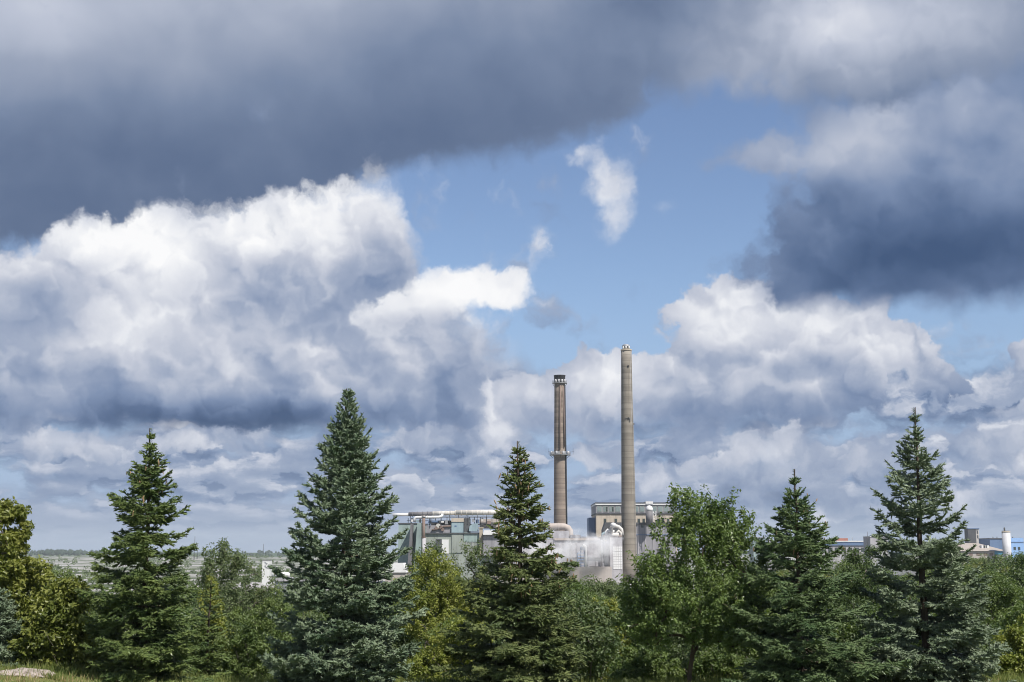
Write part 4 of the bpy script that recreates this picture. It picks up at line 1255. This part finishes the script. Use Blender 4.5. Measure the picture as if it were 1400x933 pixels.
# 2 tallest, dense, blue green
h = H_of(470, 530, YS)
g2 = spruce(22, h, px_prof(530, 936, YS, [(530, 2), (545, 9), (575, 24), (605, 37), (650, 54), (700, 72), (745, 86), (800, 96), (860, 106), (910, 110), (936, 90)], 0.96), whorl=0.37, per_whorl=9, tw=0.135, rise=(52, 18, -6), hang=0.12, tipup=0.4, needle=(0.068, 0.026), gap=0.0, ragged=0.20, fill=0.6, droop_twigs=0.02, coat=0.027)
plant_spruce('tallest spruce, dense and blue-green, between the slim birch and the round willow', 470, YS, g2, M['needle_blue'])
# 3 middle, ragged top hung with cones
h = H_of(710, 602, YS - 0.5)
g3 = spruce(33, h, px_prof(602, 936, YS - 0.5, [(602, 2), (622, 11), (650, 20), (690, 34), (730, 46), (765, 60), (790, 72), (830, 84), (870, 88), (936, 98)], 1.04), whorl=0.37, per_whorl=9, rise=(34, 4, -10), gap=0.22, hang=0.22, fill=0.9, cones=(0.42, 0.92, 5.0), ragged=0.22)
plant_spruce('olive green spruce with a ragged narrow top full of brown cones, before the mill', 710, YS - 0.5, g3, M['needle_olive'])
# 4 right of the broadleaf tree, wide skirts, slim top
h = H_of(1094, 640, YS)
g4 = spruce(44, h, px_prof(640, 934, YS, [(640, 1), (660, 6), (680, 20), (710, 38), (740, 58), (765, 64), (790, 84), (830, 100), (880, 108), (934, 106)], 0.95), whorl=0.42, per_whorl=9, rise=(46, 12, -9), gap=0.10, hang=0.22, cones=(0.5, 0.85, 1.2), ragged=0.22, fill=0.8)
plant_spruce('wide skirted green spruce with a slim pointed top, right beside the large broadleaf tree', 1094, YS, g4, M['needle_green'])
# 5 right, airy, silvery blue
h = H_of(1262, 556, YS + 0.6)
g5 = spruce(55, h, px_prof(556, 928, YS + 0.6, [(556, 1), (578, 6), (600, 18), (625, 36), (650, 52), (690, 66), (720, 70), (770, 76), (810, 92), (860, 106), (900, 112), (928, 106)], 0.92), whorl=0.47, per_whorl=8, rise=(40, 20, -3), hang=0.12, tipup=0.35, needle=(0.066, 0.024), coat=0.026, gap=0.32, cones=(0.78, 0.90, 0.6), ragged=0.22)
plant_spruce('airy silver-blue spruce with long upswept branches, rightmost of the large spruces', 1266, YS + 0.6, g5, M['needle_silver'])
# low blue spruce cut by the left edge, small dark spruce behind number 1
p = at(-8, 846, 33)
g6 = spruce(66, 1.9, [(0, 0.05), (0.3, 0.5), (0.7, 0.8), (1, 0.85)], whorl=0.2, per_whorl=8, rise=(40, 10, -4), needle=(0.066, 0.030))
plant_spruce('low blue-grey spruce at the left edge behind the pale rock', -8, 33, g6, M['needle_blue'])
h = H_of(284, 792, 37)
g7 = spruce(77, h, [(0, 0.02), (0.2, 0.2), (0.5, 0.45), (1, 0.72)], whorl=0.3, per_whorl=7, rise=(30, 5, -8), gap=0.1, per=2)
plant_spruce('small very dark spruce tucked behind the right side of the layered spruce', 284, 37, g7, M['needle_dark'])


# ---- broadleaf trees and bushes one can tell apart
def px_lumps(cx, Y, x0, rows, depth=1.0):
    """ellipsoids read off the photograph (px, py, half width, half height[, depth offset m]) -> local metres about the foot at x0"""
    out = []
    zf = gz(x0, Y)
    for r in rows:
        p = at(r[0], r[1], Y)
        out.append((p.x - x0, (r[4] if len(r) > 4 else 0.0), p.z - zf, r[2] * Y / FPX, r[2] * Y / FPX * depth, r[3] * Y / FPX))
    return out


def photo_tree(name, label, cx, Y, rows, leafmat, seed, cat='tree', bark=None, depth=0.9, lift=0, **kw):
    x0 = at(cx, 900, Y).x
    rows = [(r[0], r[1] - lift) + tuple(r[2:]) for r in rows]
    geo = broadleaf(seed, px_lumps(cx, Y, x0, rows, depth), **kw)
    return plant_broadleaf(name, label, x0, Y, bl_meshes(geo, leafmat, bark), cat=cat)


photo_tree('broadleaf_tree', 'large glossy dark green broadleaf tree with a bare slender trunk, right of the tall chimney', 943, YS + 0.8,
           [(955, 735, 62, 52), (905, 785, 46, 44, -.3), (1000, 760, 44, 50, .2), (930, 820, 78, 54), (985, 830, 62, 58, -.3), (880, 830, 38, 46, .3), (1020, 810, 30, 40), (942, 700, 32, 28), (985, 706, 28, 28), (915, 700, 16, 26), (1018, 725, 22, 30), (1038, 770, 16, 20), (895, 858, 50, 28), (985, 860, 56, 30)],
           M['leaf_glossy'], 101, lift=2, leaf=(0.092, 0.046), n_clusters=560, per_cluster=80, cl_r=0.24, sprig=1.0, trunk_r=0.062, shell=0.35, fork=0.25, bark=M['bark'])
photo_tree('broadleaf_tree', 'tall olive green broadleaf tree cut off by the left edge of the view', 0, 34,
           [(-20, 735, 56, 50), (12, 728, 26, 40), (-30, 800, 70, 60), (28, 785, 38, 46), (40, 752, 18, 26), (30, 850, 52, 46), (-60, 760, 60, 70), (62, 810, 22, 34), (5, 700, 14, 18)],
           M['leaf_olive'], 102, leaf=(0.12, 0.075), n_clusters=380, per_cluster=75, cl_r=0.22, trunk_r=0.11)
photo_tree('bush', 'yellowish large-leaved bush at the lawn edge between the pale rock and layered spruce', 88, 33,
           [(85, 850, 36, 42), (60, 880, 36, 32), (108, 880, 26, 34), (95, 815, 24, 26), (128, 902, 24, 20), (70, 835, 24, 30)],
           M['leaf_olive'], 103, 'bush', leaf=(0.12, 0.075), n_clusters=220, per_cluster=70, cl_r=0.19, trunk_r=0.03, stems=3)
photo_tree('round_tree', 'round olive tree with small leaves behind the yellowish bush at left', 80, 43,
           [(78, 812, 40, 36), (62, 840, 34, 40), (100, 840, 34, 44), (85, 880, 46, 40)],
           M['leaf_mid'], 104, leaf=(0.085, 0.05), n_clusters=150, per_cluster=130, cl_r=0.32, trunk_r=0.06)
photo_tree('birch_tree', 'slim yellow-green birch between the layered spruce and the tallest spruce', 290, 40,
           [(288, 800, 10, 18), (286, 822, 15, 24), (294, 850, 18, 30), (300, 885, 24, 34), (290, 920, 28, 30)],
           M['leaf_yellow'], 105, sprig=0.8, leaf=(0.075, 0.05), n_clusters=120, per_cluster=85, cl_r=0.20, trunk_r=0.035, shell=0.4)
photo_tree('broadleaf_tree', 'dull green broadleaf tree with a tufted top behind the slim yellow-green birch', 315, 56,
           [(305, 766, 30, 24), (285, 780, 24, 20), (330, 775, 22, 20), (318, 810, 46, 34), (350, 812, 30, 30), (295, 760, 14, 16), (322, 760, 12, 14), (320, 860, 60, 45)],
           M['leaf_grey'], 106, sprig=0.7, leaf=(0.10, 0.06), n_clusters=210, per_cluster=90, cl_r=0.36, trunk_r=0.10, shell=0.5)
photo_tree('bush', 'grey-green bush filling the gap left of the tallest spruce', 345, 39,
           [(340, 858, 30, 34), (365, 880, 34, 40), (325, 900, 30, 34), (350, 920, 44, 30), (372, 835, 22, 24)],
           M['leaf_mid'], 107, 'bush', leaf=(0.08, 0.045), n_clusters=170, per_cluster=100, cl_r=0.22, trunk_r=0.03, stems=3)
photo_tree('round_tree', 'round yellow-green willow between the tallest spruce and the mill spruce', 592, 42,
           [(592, 790, 38, 30), (570, 820, 40, 36), (618, 820, 36, 36), (595, 850, 56, 40), (640, 830, 26, 34), (585, 770, 20, 16), (590, 900, 70, 46)],
           M['leaf_yellow'], 108, sprig=0.8, leaf=(0.085, 0.042), n_clusters=300, per_cluster=110, cl_r=0.26, trunk_r=0.08)
photo_tree('broadleaf_tree', 'dark green tree peeping over the round willow below the rusty pipe', 586, 58,
           [(587, 762, 20, 18), (580, 780, 28, 22), (600, 790, 34, 26), (590, 830, 40, 40)],
           M['leaf_dark'], 109, leaf=(0.10, 0.06), n_clusters=110, per_cluster=90, cl_r=0.34, trunk_r=0.09)
photo_tree('broadleaf_tree', 'loose open-crowned grey-green tree in front of the mill, left of the mill spruce', 645, 56,
           [(640, 750, 17, 17), (655, 765, 22, 20), (630, 775, 18, 18), (665, 785, 20, 20), (645, 800, 30, 24), (650, 850, 44, 44)],
           M['leaf_grey'], 110, sprig=0.9, leaf=(0.10, 0.055), n_clusters=140, per_cluster=60, cl_r=0.32, trunk_r=0.09, shell=0.6)
photo_tree('bush', 'yellow-green bush at the left foot of the mill spruce', 636, 36,
           [(630, 890, 40, 40), (600, 915, 36, 34), (650, 870, 26, 30), (560, 920, 36, 26)],
           M['leaf_yellow'], 111, 'bush', leaf=(0.08, 0.045), n_clusters=170, per_cluster=100, cl_r=0.20, trunk_r=0.03, stems=4)
photo_tree('birch_tree', 'yellow-tinged birch between the mill spruce and the large broadleaf tree', 818, 39,
           [(822, 850, 26, 30), (800, 875, 28, 34), (838, 875, 22, 32), (815, 905, 44, 34), (832, 835, 14, 14)],
           M['leaf_yellow'], 112, sprig=0.8, leaf=(0.075, 0.045), n_clusters=190, per_cluster=90, cl_r=0.20, trunk_r=0.05)
photo_tree('broadleaf_tree', 'grey-green rounded tree just below the steaming wall of the mill', 812, 78,
           [(812, 805, 26, 18), (838, 808, 20, 18), (790, 812, 20, 18), (815, 830, 40, 24), (815, 860, 44, 30)],
           M['leaf_grey'], 113, leaf=(0.13, 0.08), n_clusters=150, per_cluster=80, cl_r=0.42, trunk_r=0.10)
photo_tree('broadleaf_tree', 'mid green tree behind the right shoulder of the mill spruce', 768, 60,
           [(765, 808, 26, 20), (785, 825, 26, 26), (750, 830, 30, 30), (770, 870, 44, 40)],
           M['leaf_mid'], 114, leaf=(0.10, 0.06), n_clusters=140, per_cluster=90, cl_r=0.36, trunk_r=0.08)
photo_tree('broadleaf_tree', 'mid green tree between the large broadleaf tree and the wide skirted spruce', 1042, 46,
           [(1042, 800, 26, 26), (1025, 830, 30, 36), (1055, 840, 34, 40), (1040, 890, 40, 50)],
           M['leaf_mid'], 115, leaf=(0.10, 0.055), n_clusters=150, per_cluster=90, cl_r=0.28, trunk_r=0.06)
photo_tree('bush', 'green low bush at the foot of the bare broadleaf trunk, left side', 885, 35.0,
           [(880, 905, 36, 22), (860, 915, 30, 18), (910, 915, 24, 18)],
           M['leaf_mid'], 116, 'bush', leaf=(0.085, 0.05), n_clusters=110, per_cluster=70, cl_r=0.15, trunk_r=0.02, stems=4)
photo_tree('bush', 'mid green low bush at the foot of the bare broadleaf trunk, right side', 985, 35.0,
           [(985, 905, 34, 24), (1010, 915, 28, 20), (960, 918, 20, 16)],
           M['leaf_mid'], 117, 'bush', leaf=(0.085, 0.05), n_clusters=100, per_cluster=70, cl_r=0.15, trunk_r=0.02, stems=4)
photo_tree('broadleaf_tree', 'dark tree between the wide skirted spruce and the silver-blue spruce', 1180, 52,
           [(1168, 765, 20, 18), (1195, 770, 22, 20), (1180, 790, 34, 24), (1150, 800, 26, 24), (1185, 840, 46, 46)],
           M['leaf_dark'], 118, leaf=(0.10, 0.05), n_clusters=160, per_cluster=85, cl_r=0.32, trunk_r=0.08)
photo_tree('broadleaf_tree', 'dark green tree standing highest at the right edge beside the silo', 1392, 66,
           [(1395, 770, 20, 18), (1405, 790, 30, 26), (1385, 795, 20, 22), (1400, 830, 40, 40)],
           M['leaf_dark'], 119, leaf=(0.12, 0.07), n_clusters=120, per_cluster=85, cl_r=0.36, trunk_r=0.09)
photo_tree('broadleaf_tree', 'mid green tree directly right of the silver-blue spruce', 1352, 58,
           [(1350, 805, 28, 26), (1375, 820, 28, 30), (1330, 815, 24, 28), (1360, 860, 46, 44)],
           M['leaf_mid'], 120, leaf=(0.10, 0.06), n_clusters=170, per_cluster=90, cl_r=0.32, trunk_r=0.08)
photo_tree('bush', 'yellow-green sapling thicket at the lower right edge of the lawn', 1388, 34,
           [(1385, 890, 22, 34), (1400, 870, 20, 30), (1370, 905, 20, 22), (1405, 905, 26, 24)],
           M['leaf_yellow'], 121, 'bush', leaf=(0.08, 0.05), n_clusters=110, per_cluster=60, cl_r=0.17, trunk_r=0.02, stems=5)
photo_tree('bush', 'dark low bush between the wide skirted spruce and the silver-blue spruce foot', 1200, 36,
           [(1195, 880, 26, 40), (1215, 905, 24, 26), (1190, 850, 20, 26)],
           M['leaf_dark'], 122, 'bush', leaf=(0.08, 0.05), n_clusters=90, per_cluster=80, cl_r=0.20, trunk_r=0.03, stems=3)

# ---- the wood between the lawn and the mill: shared shapes, each tree its own object
wood = []
for k, (lm, lf) in enumerate(((M['leaf_mid'], (0.16, 0.10)), (M['leaf_grey'], (0.16, 0.10)), (M['leaf_dark'], (0.16, 0.10)), (M['leaf_mid'], (0.15, 0.09)), (M['leaf_olive'], (0.15, 0.09)))):
    g = broadleaf(300 + k, crown_lumps(300 + k, 2.4, 6.5, 7, 0.12, 0.25), leaf=lf, n_clusters=105, per_cluster=52, cl_r=0.55, trunk_r=0.10)
    wood.append(bl_meshes(g, lm))
wood_con = spruce(350, 7.0, [(0, 0.03), (0.3, 0.6), (0.7, 1.3), (1, 1.6)], whorl=0.5, per_whorl=6, tw=0.26, needle=(0.16, 0.06), per=1, gap=0.1, coat=0.05)
con_meshes = (trunk_mesh('trunk', *wood_con['trunk'], M['bark']), np_mesh('crown', *wood_con['needles'], M['needle_dark']))
rw = random.Random(5)
def wood_top(px):
    pts = [(-100, 800), (60, 790), (130, 792), (250, 775), (330, 790), (400, 802), (520, 792), (545, 790), (600, 785), (680, 790), (740, 786), (800, 790), (850, 786), (900, 775), (1040, 764), (1110, 752), (1165, 750), (1205, 754), (1240, 768), (1290, 757), (1340, 755), (1365, 759), (1400, 755), (1500, 760)]
    return float(np.interp(px, [a for a, b in pts], [b for a, b in pts]))
LANDMARK = [(-200, 130, 'left of the layered spruce'), (130, 265, 'behind the layered spruce'), (265, 372, 'between the layered and tallest spruces'), (372, 560, 'behind the tallest spruce'),
            (560, 660, 'around the round yellow-green willow'), (660, 745, 'behind the cone-hung mill spruce'), (745, 850, 'below the steaming mill hall'), (850, 1040, 'behind the large glossy broadleaf tree'),
            (1040, 1180, 'behind the wide skirted spruce'), (1180, 1320, 'behind the silver-blue spruce'), (1320, 2000, 'below the white silo at right')]
LOOK = ['mid green', 'grey-green', 'dark green', 'fresh green', 'olive green']
def where(px):
    return next(w for a, c, w in LANDMARK if a <= px < c)
def wood_tree(px, top, Y):
    p = at(px, top, Y)
    h = max(2.5, min(13.0, p.z - gz(p.x, Y)))
    if rw.random() < 0.14: ms, s0, look = con_meshes, 7.0, 'pointed dark conifer'
    else:
        q = rw.randrange(5); ms, s0, look = wood[q], 6.5, LOOK[q] + ' leafy tree'
    sc = h / s0
    lab = '%s%s of the wood %s' % ('' if Y <= 180 else 'far ', look, where(px))
    t = plant_broadleaf('wood_tree', lab, p.x, Y, ms, sc, rw.uniform(0, 6.28), 'trees of the wood ' + where(px), sx=sc * rw.uniform(0.85, 1.3) * (1.25 if h < 5 else 1.0))
for k in range(190):
    f = (k + 0.5) / 190
    px = ((k * 0.61803) % 1.0) * 1560 - 80 + rw.uniform(-12, 12)
    wood_tree(px, wood_top(px) + abs(rw.gauss(0, 6)) + (14 * f if 540 < px < 860 else 16 * f), 62 * (460 / 62.0) ** (1 - f))
for k in range(34):
    px = 1265 + 170 * ((k * 0.61803) % 1.0)
    wood_tree(px, wood_top(px) + abs(rw.gauss(0, 4)), rw.uniform(130, 420))
for k in range(26):
    px = 545 + 310 * ((k * 0.61803) % 1.0)
    wood_tree(px, wood_top(px) + 1 + abs(rw.gauss(0, 4)), rw.uniform(220, 450))

# understorey right behind the row of spruces
under = []
for k, lm in enumerate((M['leaf_mid'], M['leaf_grey'], M['leaf_dark'])):
    g = broadleaf(400 + k, crown_lumps(400 + k, 1.2, 2.2, 6, 0.02, 0.1), leaf=(0.10, 0.06), n_clusters=90, per_cluster=70, cl_r=0.30, trunk_r=0.03, stems=3)
    under.append(bl_meshes(g, lm))
for k in range(34):
    px = -40 + 1480 * (k + 0.5) / 34 + rw.uniform(-14, 14)
    Y = rw.uniform(35.5, 48)
    x = at(px, 900, Y).x
    s = rw.uniform(0.8, 1.25)
    plant_broadleaf('undergrowth_bush', '%s thicket bush %s' % (LOOK[k % 3], where(px)), x, Y, under[k % 3], s, rw.uniform(0, 6.28), 'thicket bushes ' + where(px), 'bush')

# ---- wooded skyline and scrub far off
def far_wood():
    rg = np.random.default_rng(9)
    vs, fs = [], []; off = 0
    n = 1900
    az = rg.uniform(-0.62, 0.62, n); dist = rg.uniform(3050, 4300, n)
    x = dist * np.sin(az); y = dist * np.cos(az); z = ground_z(x, y)
    hh = rg.uniform(7, 13, n) * (0.75 + 0.35 * np.sin(az * 37) + 0.2 * np.sin(az * 90)); ww = hh * rg.uniform(0.35, 0.8, n)
    k = 5; a = np.linspace(0, 2 * np.pi, k, endpoint=False)
    for (fr, fz) in ((0.6, 0.0), (1.0, 0.35), (0.65, 0.75)):
        jit = rg.uniform(0.75, 1.25, (n, k))
        vs.append(np.stack([x[:, None] + ww[:, None] * fr * np.cos(a) * jit, y[:, None] + ww[:, None] * fr * np.sin(a) * jit, np.repeat((z + hh * fz)[:, None], k, 1)], -1))
    V_ = np.concatenate(vs, 1); topv = np.stack([x, y, z + hh], -1)[:, None, :]
    V_ = np.concatenate([V_, topv], 1).reshape(-1, 3)
    b = (np.arange(n) * (3 * k + 1))[:, None]
    quads = []
    for lv in range(2):
        for q in range(k):
            quads.append(b + np.array([[lv * k + q, lv * k + (q + 1) % k, (lv + 1) * k + (q + 1) % k, (lv + 1) * k + q]]))
    for q in range(k):
        quads.append(b + np.array([[2 * k + q, 2 * k + (q + 1) % k, 3 * k, 3 * k]]))
    f4 = np.concatenate(quads[:2 * k]); f3 = np.concatenate(quads[2 * k:])[:, :3]
    f = np.concatenate([np.concatenate([f4[:, :3], f4[:, [0, 2, 3]]]), f3])
    o = obj('far_woodland', np_mesh('far_woodland', V_, f, M['far_wood'], True))
    tag(o, 'dark line of distant woodland along the horizon', 'woodland', kind='stuff')

far_wood()


def scrub():
    """scattered bushes on the pale plain beyond the wood"""
    rg = np.random.default_rng(12)
    n = 600
    az = rg.uniform(-0.42, -0.12, n); dist = 600 * (2900 / 600) ** rg.random(n)
    x = dist * np.sin(az); y = dist * np.cos(az); z = ground_z(x, y)
    pos = np.repeat(np.stack([x, y, z], 1), 40, 0)
    h = np.repeat(rg.uniform(1.5, 4.5, n) * (0.6 + dist / 2200), 40)
    g = rg.normal(size=(n * 40, 3)); g /= np.linalg.norm(g, axis=1, keepdims=True)
    c = pos + g * (h * 0.55 * rg.random(n * 40) ** 0.4)[:, None] * np.array([1.3, 1.3, 0.8]); c[:, 2] += h * 0.4
    a = rg.normal(size=(n * 40, 3)); b = rg.normal(size=(n * 40, 3))
    a *= (h * 0.22)[:, None]; b *= (h * 0.22)[:, None]
    v = np.stack([c, c + a, c + b], 1).reshape(-1, 3)
    o = obj('scrub', np_mesh('scrub', v, np.arange(len(v)).reshape(-1, 3), M['leaf_grey']))
    tag(o, 'scattered low scrub on the pale plain at left', 'scrub', kind='stuff')

scrub()


# ---- grass along the lawn edge
def grass(name, label, mat, n, y0, y1, hmin, hmax, seed, xr=(-14.5, 14.5), clump=0.0):
    rg = np.random.default_rng(seed)
    x = rg.uniform(xr[0], xr[1], n); y = rg.uniform(y0, y1, n)
    if clump: x += np.sin(y * 5 + x * 3) * clump
    z = ground_z(x, y)
    h = rg.uniform(hmin, hmax, n)
    a = rg.uniform(0, 6.28, n); w = rg.uniform(0.006, 0.014, n)
    lx, ly = rg.normal(size=n) * 0.35 * h, rg.normal(size=n) * 0.35 * h
    p0 = np.stack([x - w * np.cos(a), y - w * np.sin(a), z - 0.01], 1); p1 = np.stack([x + w * np.cos(a), y + w * np.sin(a), z - 0.01], 1)
    p2 = np.stack([x + lx, y + ly, z + h], 1)
    v = np.stack([p0, p1, p2], 1).reshape(-1, 3)
    o = obj(name, np_mesh(name, v, np.arange(3 * n).reshape(-1, 3), mat))
    tag(o, label, 'grass', kind='stuff')

grass('lawn_grass', 'short green grass of the lawn in the foreground', M['grass'], 45000, 24.0, 33.0, 0.03, 0.10, 1)
grass('dry_grass', 'dry straw-coloured grass stalks along the lawn edge', M['dry_grass'], 7000, 28.5, 31.6, 0.05, 0.20, 2, clump=0.3)
grass('tall_weeds', 'taller green weeds at the feet of the spruces', M['grass'], 22000, 30.6, 34.0, 0.08, 0.28, 3, clump=0.4)

# ---- pale rock on the lawn at left
def rock():
    bm = bmesh.new()
    bmesh.ops.create_icosphere(bm, subdivisions=4, radius=1.0)
    p = at(42, 918, 31.2)
    rg = random.Random(3)
    from mathutils import noise as mn
    for v in bm.verts:
        q = v.co.copy()
        s = 1.0 + 0.22 * mn.noise(q * 1.6) + 0.10 * mn.noise(q * 4.2) + 0.05 * mn.noise(q * 9)
        v.co = Vector((q.x * 0.72 * s - 0.12 * q.x * q.x, q.y * 0.45 * s, q.z * 0.13 * s + 0.05 * mn.noise(q * 2.5)))
        if v.co.x > 0: v.co.z -= v.co.x * 0.10
    for f in bm.faces: f.smooth = False
    me = bpy.data.meshes.new('rock'); bm.to_mesh(me); bm.free(); me.materials.append(M['rock'])
    o = obj('rock', me, None, (p.x, p.y, gz(p.x, p.y) + 0.02))
    tag(o, 'low pale pinkish rock lying on the lawn at left', 'rock')

rock()
# ------------------------------------------------------------------ steam drifting along the hall
def steam():
    f = Frame(588)
    c = f.P(772, 750)
    rx, ry, rz = 104 * f.m, 7.0, 34 * f.m
    bm = bmesh.new()
    r = bmesh.ops.create_icosphere(bm, subdivisions=4, radius=1.0)
    for v in r['verts']: v.co = Vector((v.co.x * rx, v.co.y * ry, v.co.z * rz))
    me = bpy.data.meshes.new('steam'); bm.to_mesh(me); bm.free()
    m = new_mat('steam')
    P = coords()
    g = NT.nodes.new('ShaderNodeTexGradient'); g.gradient_type = 'SPHERICAL'
    NT.links.new(vmth('MULTIPLY', P, (1 / rx, 1 / ry, 1 / rz)).s, g.inputs[0])
    d = rng(n3(0.085, 5.0, 0.62, P), 0.47, 0.66, 0.0, 0.34) * rng(N(g.outputs['Fac']), 0.0, 0.55)
    pv = NT.nodes.new('ShaderNodeVolumePrincipled')
    pv.inputs['Color'].default_value = (0.97, 0.97, 0.98, 1); pv.inputs['Anisotropy'].default_value = 0.0
    put(NT, pv.inputs['Density'], d)
    o = NT.nodes.new('ShaderNodeOutputMaterial'); NT.links.new(pv.outputs[0], o.inputs['Volume'])
    me.materials.append(m)
    ob = obj('steam', me, None, tuple(c))
    tag(ob, 'thin white steam drifting in front of the pale mill hall', 'steam', kind='stuff')

steam()


# ------------------------------------------------------------------ the summer air between here and the ridge
def haze():
    b = MB().box(-7200, 7200, -7200, 7200, -24.0, 102.0)
    m = new_mat('haze')
    pv = NT.nodes.new('ShaderNodeVolumePrincipled')
    pv.inputs['Color'].default_value = (0.84, 0.92, 1.0, 1); pv.inputs['Anisotropy'].default_value = 0.0
    pv.inputs['Density'].default_value = 0.00007
    o = NT.nodes.new('ShaderNodeOutputMaterial'); NT.links.new(pv.outputs[0], o.inputs['Volume'])
    ob = b.build('haze', m)
    tag(ob, 'faint bluish summer haze over the valley', 'haze', kind='stuff')

haze()
